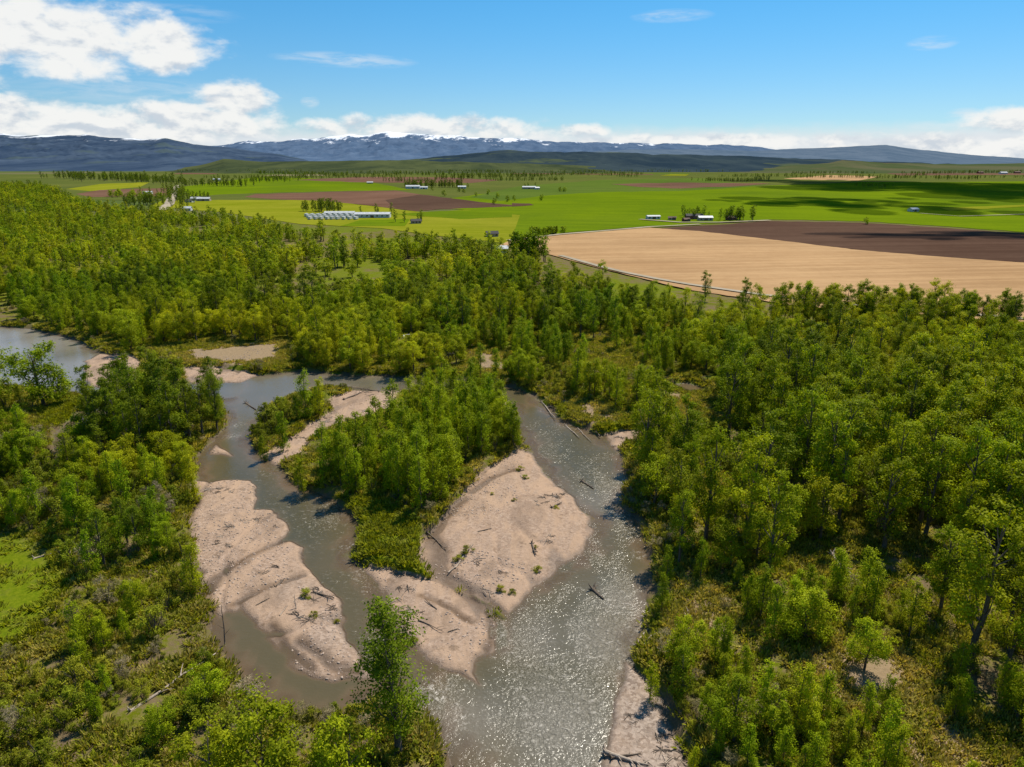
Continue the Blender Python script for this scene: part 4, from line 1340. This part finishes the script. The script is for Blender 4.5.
protos, pidx = [], {}
for kd in TREE_KINDS:
    for i, v in enumerate(VAR[kd]):
        pidx[(kd, i, 0)] = len(protos); protos.append(v[0])
    for i, v in enumerate(FARVAR[kd]):
        pidx[(kd, i, 1)] = len(protos); protos.append(v[0])
items = []
for p in plants:
    if id(p) in chosen or p['k'] not in TREE_KINDS: continue
    far = 1 if (p['y'] > 330 and FARVAR[p['k']]) else 0
    items.append((pidx[(p['k'], p['v'], far)], p['x'], p['y'], p['z'], p['s'] * p['st'] * (1.12 if far else 1), p['s'], p['r'], p['t']))
stuff('woodland', items, protos, 'dense spring green wood covering the valley floor beyond the river', 'woodland')
protos, pidx, items = [], {}, []
for kd in ('shrub', 'bare'):
    for i, v in enumerate(VAR[kd]):
        pidx[(kd, i)] = len(protos); protos.append(v[0])
for p in plants:
    if id(p) in chosen or p['k'] in TREE_KINDS: continue
    items.append((pidx[(p['k'], p['v'])], p['x'], p['y'], p['z'], p['s'] * p['st'], p['s'], p['r'], p['t']))
# low brush on all vegetated land near the river
A = RNG.uniform(-230, 230, 60000); B = RNG.uniform(28, 330, 60000)
k = np.abs(A) < 0.85 * B + 8
A, B = A[k], B[k]
px, py = pix(A, B, 1.0)
zz = zone(px, py)
a = plan(A, B)
den = fbm(A / 6, B / 6, 200, 3)
k = (zz > 0) & (a[0] < -0.9) & (a[1] < -0.8) & (a[2] < -0.5) & (a[3] < -0.8) & (den > np.where(np.isin(zz, (3, 6, 7, 4)), .56, .60)) & (py < 1100)
for i in np.nonzero(k)[0]:
    b = 5 + random.randrange(3) if random.random() < 0.16 else random.randrange(5)
    s = random.uniform(0.22, 0.55)
    items.append((b, A[i], B[i], a[4][i] - 0.05, s * 1.2, s, random.uniform(0, 6.28), random.uniform(0, 1)))
stuff('undergrowth', items, protos, 'low brush and saplings filling the ground between the trees', 'undergrowth')
# grass
A = RNG.uniform(-190, 190, 160000); B = RNG.uniform(28, 240, 160000)
k = np.abs(A) < 0.85 * B + 8
A, B = A[k], B[k]
px, py = pix(A, B, 1.0)
zz = zone(px, py)
a = plan(A, B)
den = fbm(A / 5, B / 5, 300, 3)
lawn = inside(np.array(MEADOW[0], float), px, py) & (RNG.random(len(px)) < 0.85)
k = ~lawn & (a[0] < -0.5) & (a[1] < -0.3) & (a[2] < 2.5) & ((den > 0.36) | (a[3] > -1)) & (py < 1100)
items = [(random.randrange(5), A[i], B[i], a[4][i] - 0.03, random.uniform(.9, 1.9), random.uniform(.5, 1.3), random.uniform(0, 6.28), random.uniform(0, .9) ** 1.6 * (0.25 if a[3][i] > -1 else 1) + (0.3 if a[2][i] > -1 else 0)) for i in np.nonzero(k)[0]]
print('grass', len(items))
stuff('grass', items, TUFT, 'rough green and straw grass on the banks and islands', 'grass')


# cobbles and drift twigs strewn over the bars
def cobble(seed):
    rg = np.random.default_rng(seed)
    nu, nv = 7, 5
    u, v = np.meshgrid(np.linspace(0, 2 * np.pi, nu, endpoint=False), np.linspace(0.08, np.pi - 0.08, nv), indexing='ij')
    b = rg.uniform(0.75, 1.2, u.shape)
    V = np.stack([np.cos(u) * np.sin(v) * b, np.sin(u) * np.sin(v) * b * 0.75, np.cos(v) * b * 0.5], -1).reshape(-1, 3)
    f = [(i * nv + j, i * nv + j + 1, ((i + 1) % nu) * nv + j + 1, ((i + 1) % nu) * nv + j) for i in range(nu) for j in range(nv - 1)]
    return mesh_np('cobble', V, np.array(f), [M['stone']], smooth=True)


def twig(seed):
    rg = np.random.default_rng(seed)
    mb = MB()
    for k in range(4):
        a = rg.uniform(0, 3.14); l = rg.uniform(0.4, 1.1); c0 = rg.uniform(-.4, .4, 2)
        d = np.array([math.cos(a), math.sin(a)]) * l
        mb.tube([(*(c0 - d), .04), (*c0, .09), (*(c0 + d), .05)], [.05, .04, .02], 6)
    return mb.mesh('twig', [M['drift_dark' if seed % 2 else 'drift']], True)


def stone_mat():
    m, nt = new_mat('river stone'); g = N(nt)
    r = g.n('ShaderNodeObjectInfo').outputs['Random']
    f = g.noise(g.n('ShaderNodeTexCoord').outputs['Object'], 2.5, 4)
    c = g.mix(r, (0.27, 0.195, 0.15), (0.60, 0.46, 0.36))
    g.out(g.bsdf(g.mix(g.math('MULTIPLY', f, 0.5), c, (0.30, 0.25, 0.21)), 0.85, None, 0.2))
    return m


M['stone'] = stone_mat()
A = RNG.uniform(-150, 150, 260000); B = RNG.uniform(34, 210, 260000)
a = plan(A, B)
dn = fbm(A / 7, B / 12, 400, 4) + 0.25 * (fbm(A / 1.5, B / 1.5, 410, 2) - 0.5)
k = ((a[1] > 0.2) | (a[2] > 0.5)) & (dn > 0.545) & (a[4] > -0.12)
st = [(random.randrange(4), A[i], B[i], a[4][i], s_, s_, random.uniform(0, 6.28), 0) for i in np.nonzero(k)[0] for s_ in (0.05 + 0.17 * random.random() ** 3,)]
print('cobbles', len(st))
stuff('cobbles', st, [cobble(i) for i in range(4)], 'loose rounded cobbles strewn over the gravel bars', 'cobbles')
A, B = RNG.uniform(-110, 110, 30000), RNG.uniform(36, 190, 30000)
a = plan(A, B)
dn = fbm(A / 5, B / 5, 500, 4)
k = (a[1] > 0.3) & (a[1] < 6) & (dn > 0.665) & (a[4] > 0.12)
st = [(random.randrange(6), A[i], B[i], a[4][i], s_, s_, random.uniform(0, 6.28), 0) for i in np.nonzero(k)[0] for s_ in (random.uniform(0.4, 0.95),)]
print('twigs', len(st))
stuff('drift_twigs', st, [twig(i) for i in range(6)], 'drifted twigs and sticks scattered along the bars', 'twigs')


# ------------------------------------------------------------------ driftwood and fallen trees
def log_mesh(L, r, seed, branches=3, root=True):
    rg = np.random.default_rng(seed)
    mb = MB()
    n = 8
    xs = np.linspace(-L / 2, L / 2, n)
    p = np.column_stack([xs, np.cumsum(rg.normal(0, L * 0.012, n)), r * 0.55 + np.abs(np.cumsum(rg.normal(0, L * 0.004, n)))])
    mb.tube(p, np.linspace(r, r * 0.3, n), 6)
    for b in range(branches):
        i = rg.integers(2, n - 1)
        l = L * rg.uniform(0.12, 0.3); s = rg.choice([-1, 1])
        q = p[i] + np.array([l * 0.6, s * l * 0.6, l * rg.uniform(0.05, 0.35)])
        mb.tube([p[i], (p[i] + q) / 2 + np.array([0, 0, l * .06]), q], [r * 0.4, r * 0.25, r * 0.08], 6)
    if root:
        for b in range(6):
            a_ = b / 6 * 6.28 + rg.uniform(-.3, .3); l = r * rg.uniform(2.0, 3.6)
            q = p[0] + np.array([-l * 0.45, math.cos(a_) * l, max(-0.1, math.sin(a_) * l + r)])
            mb.tube([p[0], (p[0] + q) / 2 + np.array([-.15 * l, 0, 0]), q], [r * 0.7, r * 0.4, r * 0.12], 6)
    return mb


LOGS = [  # px0, py0 (root end), px1, py1 (tip), radius, dark?, label
    (133, 716, 217, 661, .28, 0, 'long bleached fallen trunk across the left bank brush'),
    (222, 655, 228, 622, .16, 1, 'dark leaning snag standing in the backwater by the fallen trunk'),
    (223, 665, 246, 690, .14, 0, 'thin pale branch lying on the backwater bank'),
    (314, 592, 335, 598, .22, 1, 'dark root log on the right edge of the left gravel bar'),
    (276, 586, 284, 578, .3, 1, 'dark stump on the middle of the left gravel bar'),
    (280, 616, 288, 606, .12, 0, 'short pale stick on the lower left gravel bar'),
    (256, 605, 270, 598, .12, 1, 'dark twig drift on the upper left gravel bar'),
    (296, 612, 297, 603, .1, 0, 'upright pale stick beside the weeds of the left gravel bar'),
    (437, 610, 425, 600, .15, 1, 'dark branch near the top of the lower centre bar'),
    (418, 620, 444, 633, .12, 1, 'twig line across the middle of the lower centre bar'),
    (448, 632, 458, 629, .12, 1, 'short dark stick near the tip of the lower centre bar'),
    (532, 545, 536, 556, .28, 1, 'dark root mass on the large central gravel bar'),
    (552, 508, 562, 503, .25, 1, 'dark log high on the large central gravel bar'),
    (478, 533, 492, 530, .14, 1, 'thin dark stick on the left of the central gravel bar'),
    (455, 568, 472, 545, .16, 0, 'pale tangled branch beside the weeds of the central bar'),
    (448, 572, 462, 560, .15, 0, 'second pale branch lower beside the weeds of the central bar'),
    (427, 530, 446, 549, .2, 1, 'dark log lying in the dry side channel of the island'),
    (583, 480, 594, 487, .35, 1, 'dark snag stranded in the glittering right channel'),
    (594, 588, 604, 597, .4, 1, 'dark snag breaking the riffle above the confluence'),
    (542, 401, 556, 419, .3, 0, 'grey driftwood tree on the right channel bank'),
    (566, 424, 580, 437, .28, 0, 'pale driftwood tangle on the right channel bank'),
    (575, 422, 592, 441, .2, 0, 'second pale driftwood trunk below the tangle on the right channel bank'),
    (600, 436, 590, 428, .2, 1, 'dark driftwood log by the sandy inlet'),
    (832, 560, 851, 580, .4, 0, 'fallen grey trunk in a gap of the right wood'),
    (636, 645, 655, 622, .2, 0, 'pale fallen pole on the right bank by the riffle'),
    (640, 652, 662, 626, .16, 0, 'thinner pale pole next to the one on the right bank'),
    (672, 636, 690, 618, .18, 0, 'pale fallen branch among the right bank saplings'),
    (606, 752, 648, 768, .35, 0, 'grey driftwood trunk at the bottom end of the right gravel bar'),
    (612, 757, 640, 752, .22, 1, 'dark driftwood log beside the grey trunk on the right gravel bar'),
    (345, 400, 372, 390, .3, 1, 'dark drift log in the shallow upper channel'),
    (352, 386, 384, 391, .28, 1, 'long dark drift log on the upper channel bar'),
    (384, 387, 398, 390, .3, 1, 'dark drift clump at the island end of the upper channel'),
    (246, 402, 256, 409, .35, 1, 'dark snag in the fork of the left channel'),
    (196, 393, 222, 395, .25, 1, 'dark log lying in the water by the grove'),
    (75, 700, 100, 686, .18, 0, 'pale dead branch in the left thicket'),
    (36, 563, 62, 556, .2, 0, 'fallen dead branch at the edge of the left meadow'),
    (58, 452, 66, 468, .22, 0, 'pale log on the shore of the left inlet'),
    (452, 764, 446, 742, .22, 1, 'dark root log at the water edge by the lone poplar'),
    (355, 708, 385, 700, .18, 0, 'pale drift stick on the bank below the backwater'),
]
for i, (x0, y0, x1, y1, r, dk, lb) in enumerate(LOGS):
    a0, b0 = at(x0, y0, .4); a1, b1 = at(x1, y1, .4)
    L = max(1.2, math.hypot(a1 - a0, b1 - b0))
    snag = 'leaning snag' in lb or 'upright' in lb
    if snag: L = 5.0 if 'snag' in lb else 1.8
    zz = float(ground_z((a0 + a1) / 2, (b0 + b1) / 2)[4][0])
    r *= 0.68
    o = log_mesh(L, r, 500 + i, 2 + i % 4, r >= .13 and not snag).build('driftwood_log', M['drift_dark' if dk else 'drift'], smooth=True)
    o.location = ((a0 + a1) / 2, (b0 + b1) / 2, max(zz, -0.12) + 0.02 + (0.5 * L * .9 if snag else 0))
    o.rotation_euler = (0, R(-68) if snag else R(-2), math.atan2(b1 - b0, a1 - a0))
    tag(o, lb, 'log', 'driftwood along the river')

# weeds on the gravel bars
WEEDS = [(305, 596, 1.1, 'largest weed clump on the left gravel bar'), (314, 615, .7, 'small weed clump under the largest one on the left gravel bar'), (336, 620, .6, 'weed at the right edge of the left gravel bar'),
         (468, 553, 1.2, 'yellowish bush with dead branches on the central gravel bar'), (458, 560, 1.0, 'bush beside the dead branches on the central gravel bar'), (500, 590, .9, 'weed clump near the lower point of the central bar'), (512, 592, .7, 'right weed of the pair near the lower point of the central bar'),
         (537, 570, .9, 'weed by the right edge of the central gravel bar'), (536, 548, .5, 'small weed beside the dark root mass'), (514, 502, .6, 'weed on the upper part of the central gravel bar'), (492, 495, .5, 'tiny weed on the upper left of the central bar'), (556, 508, .6, 'weed beside the dark log on the central bar'),
         (412, 640, .9, 'weed on the left shore of the lower centre bar'), (404, 645, .8, 'lower weed on the left shore of the lower centre bar'), (520, 470, 1.0, 'leafy clump at the tip of the island wood'), (525, 478, .8, 'lower clump at the tip of the island wood')]
for i, (px, py, s, lb) in enumerate(WEEDS):
    x, y = at(px, py, .4)
    me, Ht = VAR['shrub'][i % 5][:2]
    o = obj('weed_clump', me, loc=(x, y, float(ground_z(x, y)[4][0]) - .05))
    o.scale = (s * .55, s * .55, s * .32); o.rotation_euler = (0, 0, i * 1.3); o['tint'] = 0.3 + 0.5 * (i % 3) / 2
    tag(o, lb, 'weed')


# ------------------------------------------------------------------ farms
def house(px, py, L, W, hw, hr, rz, wall, roof, label, name='farm_house', cat='house', wins=3, doors=1, z=1.3):
    q = 0.72 if py > 176 else 0.8
    if L > 4 and name != 'long_shed': L, W, hw, hr = L * q, W * q, hw * q, hr * q
    x, y = at(px, py, z)
    root = empty(name, (x, y, z), rz)
    tag(root, label, cat)
    mb = MB()
    mb.box((0, 0, hw / 2 - .3), (L, W, hw + .6))
    # gables
    for s in (-1, 1):
        mb.add([(s * L / 2, -W / 2, hw), (s * L / 2, W / 2, hw), (s * L / 2, 0, hw + hr), (s * (L / 2 - .2), 0, hw + hr - .01)], [(0, 1, 2, 3)])
    mb.build('wall', M[wall], root)
    rf = MB()
    e = min(0.4, L * 0.05)
    sl_ = hr / (W / 2)
    for s in (-1, 1):
        y0 = s * (W / 2 + e); z0 = hw - e * sl_ + .05
        v = [(-L / 2 - e, y0, z0), (L / 2 + e, y0, z0), (L / 2 + e, 0, hw + hr + .05), (-L / 2 - e, 0, hw + hr + .05)]
        v += [(a_, b_, c_ + .18) for a_, b_, c_ in v]
        rf.add(v, [(0, 1, 2, 3), (4, 7, 6, 5), (0, 4, 5, 1), (1, 5, 6, 2), (2, 6, 7, 3), (3, 7, 4, 0)])
    rf.build('roof', M[roof], root)
    for i in range(wins):
        wx = -L / 2 + L * (i + .5 + (0.0 if wins > 1 else 0)) / wins
        if doors and i == wins // 2:
            d = MB(); d.box((wx, -W / 2 - .05, 1.05), (1.1 if cat == 'house' else 3.2, .1, 2.1 if cat == 'house' else 3.0)); d.build('door', M['brown_roof'], root)
            continue
        d = MB(); d.box((wx, -W / 2 - .04, hw * .58), (1.4, .08, 1.2)); d.build('window', M['glass'], root)
    return root


house(373, 217.5, 34, 11, 3.4, 1.6, .03, 'white_wall', 'metal_roof', 'long silver roofed shed beside the rows of trailers', 'long_shed', 'shed', 7)
house(340, 215.5, 30, 8, 2.8, 1.3, .03, 'white_wall', 'metal_roof', 'second long pale shed left of the silver roofed one', 'long_shed', 'shed', 6)
house(416, 223.5, 12, 8, 3.2, 2.2, .3, 'tan_wall', 'dark_roof', 'dark roofed farm house right of the long shed', 'farm_house', 'house')
house(653, 219, 17, 10, 3.6, 1.2, .1, 'white_wall', 'metal_roof', 'white low building at the left of the brown farmyard', 'farm_shed', 'shed')
house(694, 219, 22, 10, 4.2, 2.4, -.05, 'red_wall', 'dark_roof', 'long dark roofed barn in the middle of the brown farmyard', 'barn', 'barn')
house(705, 220.5, 18, 9, 3.8, 2.0, .02, 'tan_wall', 'metal_roof', 'pale roofed barn in front of the dark barn', 'barn', 'barn')
house(686, 221.5, 9, 6, 2.8, 1.6, .4, 'red_wall', 'brown_roof', 'small red brown hut at the front of the farmyard', 'hut', 'hut', 2)
house(672, 220, 10, 6, 2.8, 1.6, -.2, 'tan_wall', 'brown_roof', 'small tan hut left of the farmyard barns', 'hut', 'hut', 2)
house(731, 220, 12, 8, 3.2, 2.4, .1, 'red_wall', 'brown_roof', 'brown farm house under the trees at the right of the farmyard', 'farm_house', 'house')
house(413, 188.6, 38, 16, 6, 3, .05, 'white_wall', 'metal_roof', 'white barn at the left end of the dark hedge', 'barn', 'barn')
house(424, 189, 20, 12, 4.5, 2.5, .05, 'white_wall', 'metal_roof', 'smaller white barn beside the dark hedge', 'barn', 'barn')
house(462, 188.6, 22, 12, 5, 2.5, .1, 'white_wall', 'metal_roof', 'pale barn at the right end of the dark hedge', 'barn', 'barn')
house(529, 189, 36, 14, 5, 2.5, .03, 'tan_wall', 'metal_roof', 'grey long barn in the middle of the green plain', 'barn', 'barn')
house(537, 189.4, 12, 10, 4, 2.5, .3, 'white_wall', 'metal_roof', 'small white house beside the grey long barn', 'farm_house', 'house')
house(573, 171, 40, 24, 9, 4, .1, 'white_wall', 'metal_roof', 'white farm below the dark centre hills', 'farm_house', 'house')
house(677, 167.4, 60, 30, 9, 4, .1, 'white_wall', 'metal_roof', 'lone white barn far out below the hills', 'barn', 'barn')
house(819, 168.6, 60, 26, 9, 5, .1, 'tan_wall', 'metal_roof', 'large barn of the far right farm', 'barn', 'barn')
house(828, 169, 36, 26, 9, 5, .4, 'white_wall', 'dark_roof', 'house right of the large far barn', 'farm_house', 'house')
house(912, 169, 60, 26, 8, 4, .1, 'white_wall', 'metal_roof', 'white barn between the far right farms', 'barn', 'barn')
house(980, 173.6, 26, 18, 7, 4, .1, 'red_wall', 'brown_roof', 'red brown house at the left of the far right farms', 'farm_house', 'house')
house(1003, 174, 36, 18, 7, 4, .1, 'white_wall', 'metal_roof', 'white house of the far right farms', 'farm_house', 'house')
house(1017, 173.4, 26, 18, 7, 4, -.2, 'red_wall', 'brown_roof', 'brown house near the right edge of the photo', 'farm_house', 'house')
house(913, 211.5, 13, 9, 3.6, 2, .3, 'white_wall', 'metal_roof', 'lone small white shed in the right green field', 'farm_shed', 'shed')
house(196, 200.4, 17, 11, 4, 2.4, .1, 'white_wall', 'metal_roof', 'white farm house right of the dirt road', 'farm_house', 'house')
house(204, 201, 24, 12, 4.4, 2.6, .1, 'tan_wall', 'metal_roof', 'tan barn right of the white farm house', 'barn', 'barn')
house(190, 202.4, 14, 9, 3.4, 2, -.2, 'white_wall', 'dark_roof', 'small house in front by the dirt road', 'farm_house', 'house')
house(148, 194, 20, 12, 4, 2.4, .2, 'white_wall', 'metal_roof', 'pale house left of the dirt road', 'farm_house', 'house')
house(187, 210.5, 14, 9, 3.6, 2.4, .1, 'white_wall', 'metal_roof', 'white house at the edge of the left wood', 'farm_house', 'house')
house(370, 183.6, 20, 12, 4, 2.4, .2, 'tan_wall', 'metal_roof', 'small building on the brown field behind the crop', 'farm_shed', 'shed')
house(217, 180.6, 26, 14, 5, 2.6, .1, 'white_wall', 'metal_roof', 'white building on the far left green field', 'barn', 'barn')
house(492, 236.5, 12, 8, 3.2, 2.2, .2, 'tan_wall', 'dark_roof', 'house among trees at the wood edge left of the stubble', 'farm_house', 'house')
house(500, 252, 13, 8, 3.2, 2.0, .1, 'white_wall', 'metal_roof', 'pale house half hidden in the wood near the conifers', 'farm_house', 'house')
house(407, 342, 2.2, 1.7, 1.7, .5, .5, 'white_wall', 'metal_roof', 'tiny white cabin in the clearing past the island', 'cabin', 'cabin', 2)
house(924, 350, 3.2, 2.6, 2.4, .8, .3, 'white_wall', 'metal_roof', 'white cabin among trees on the far right', 'cabin', 'cabin', 2)

# parked trailers by the shed
tb = MB(); tb.box((0, 0, 1.75), (7, 2.4, 2.3))
tbm = tb.mesh('body', [M['white_wall']])
tr_ = MB(); tr_.box((0, 0, 2.96), (7.1, 2.5, .1)); trm = tr_.mesh('roof', [M['metal_roof']])
wh = MB(); wh.tube([(0, -.15, 0), (0, .15, 0)], [.42, .42], 6); whm = wh.mesh('wheel', [M['rubber']])
for i in range(27):
    row_, col_ = i // 9, i % 9
    px, py = 307 + col_ * 5.6 + row_ * 1.8 + random.uniform(-.6, .6), 216.6 + row_ * 1.5
    x, y = at(px, py, 1.3)
    e = empty('parked_trailer', (x, y, 1.3), 1.45 + random.uniform(-.15, .15))
    tag(e, f"white box trailer, {ORD[col_]} from left in the {('back', 'middle', 'front')[row_]} row by the long sheds", 'trailer', 'white trailers parked by the long sheds')
    obj('body', tbm, e); obj('roof', trm, e)
    for sx in (-1.2, 1.2):
        for sy in (-1, 1):
            w = obj('wheel', whm, e); w.location = (sx, sy * 1.05, .42)

# ------------------------------------------------------------------ render settings
scene.render.engine = 'CYCLES'
scene.view_settings.view_transform = 'Standard'
scene.view_settings.look = 'None'
scene.view_settings.exposure = 0
scene.view_settings.gamma = 1
cy = scene.cycles
cy.max_bounces = 5
cy.diffuse_bounces = 3
cy.glossy_bounces = 2
cy.transmission_bounces = 3
cy.transparent_max_bounces = 24
cy.sample_clamp_indirect = 4
cy.use_denoising = True
cy.caustics_reflective = False
cy.caustics_refractive = False
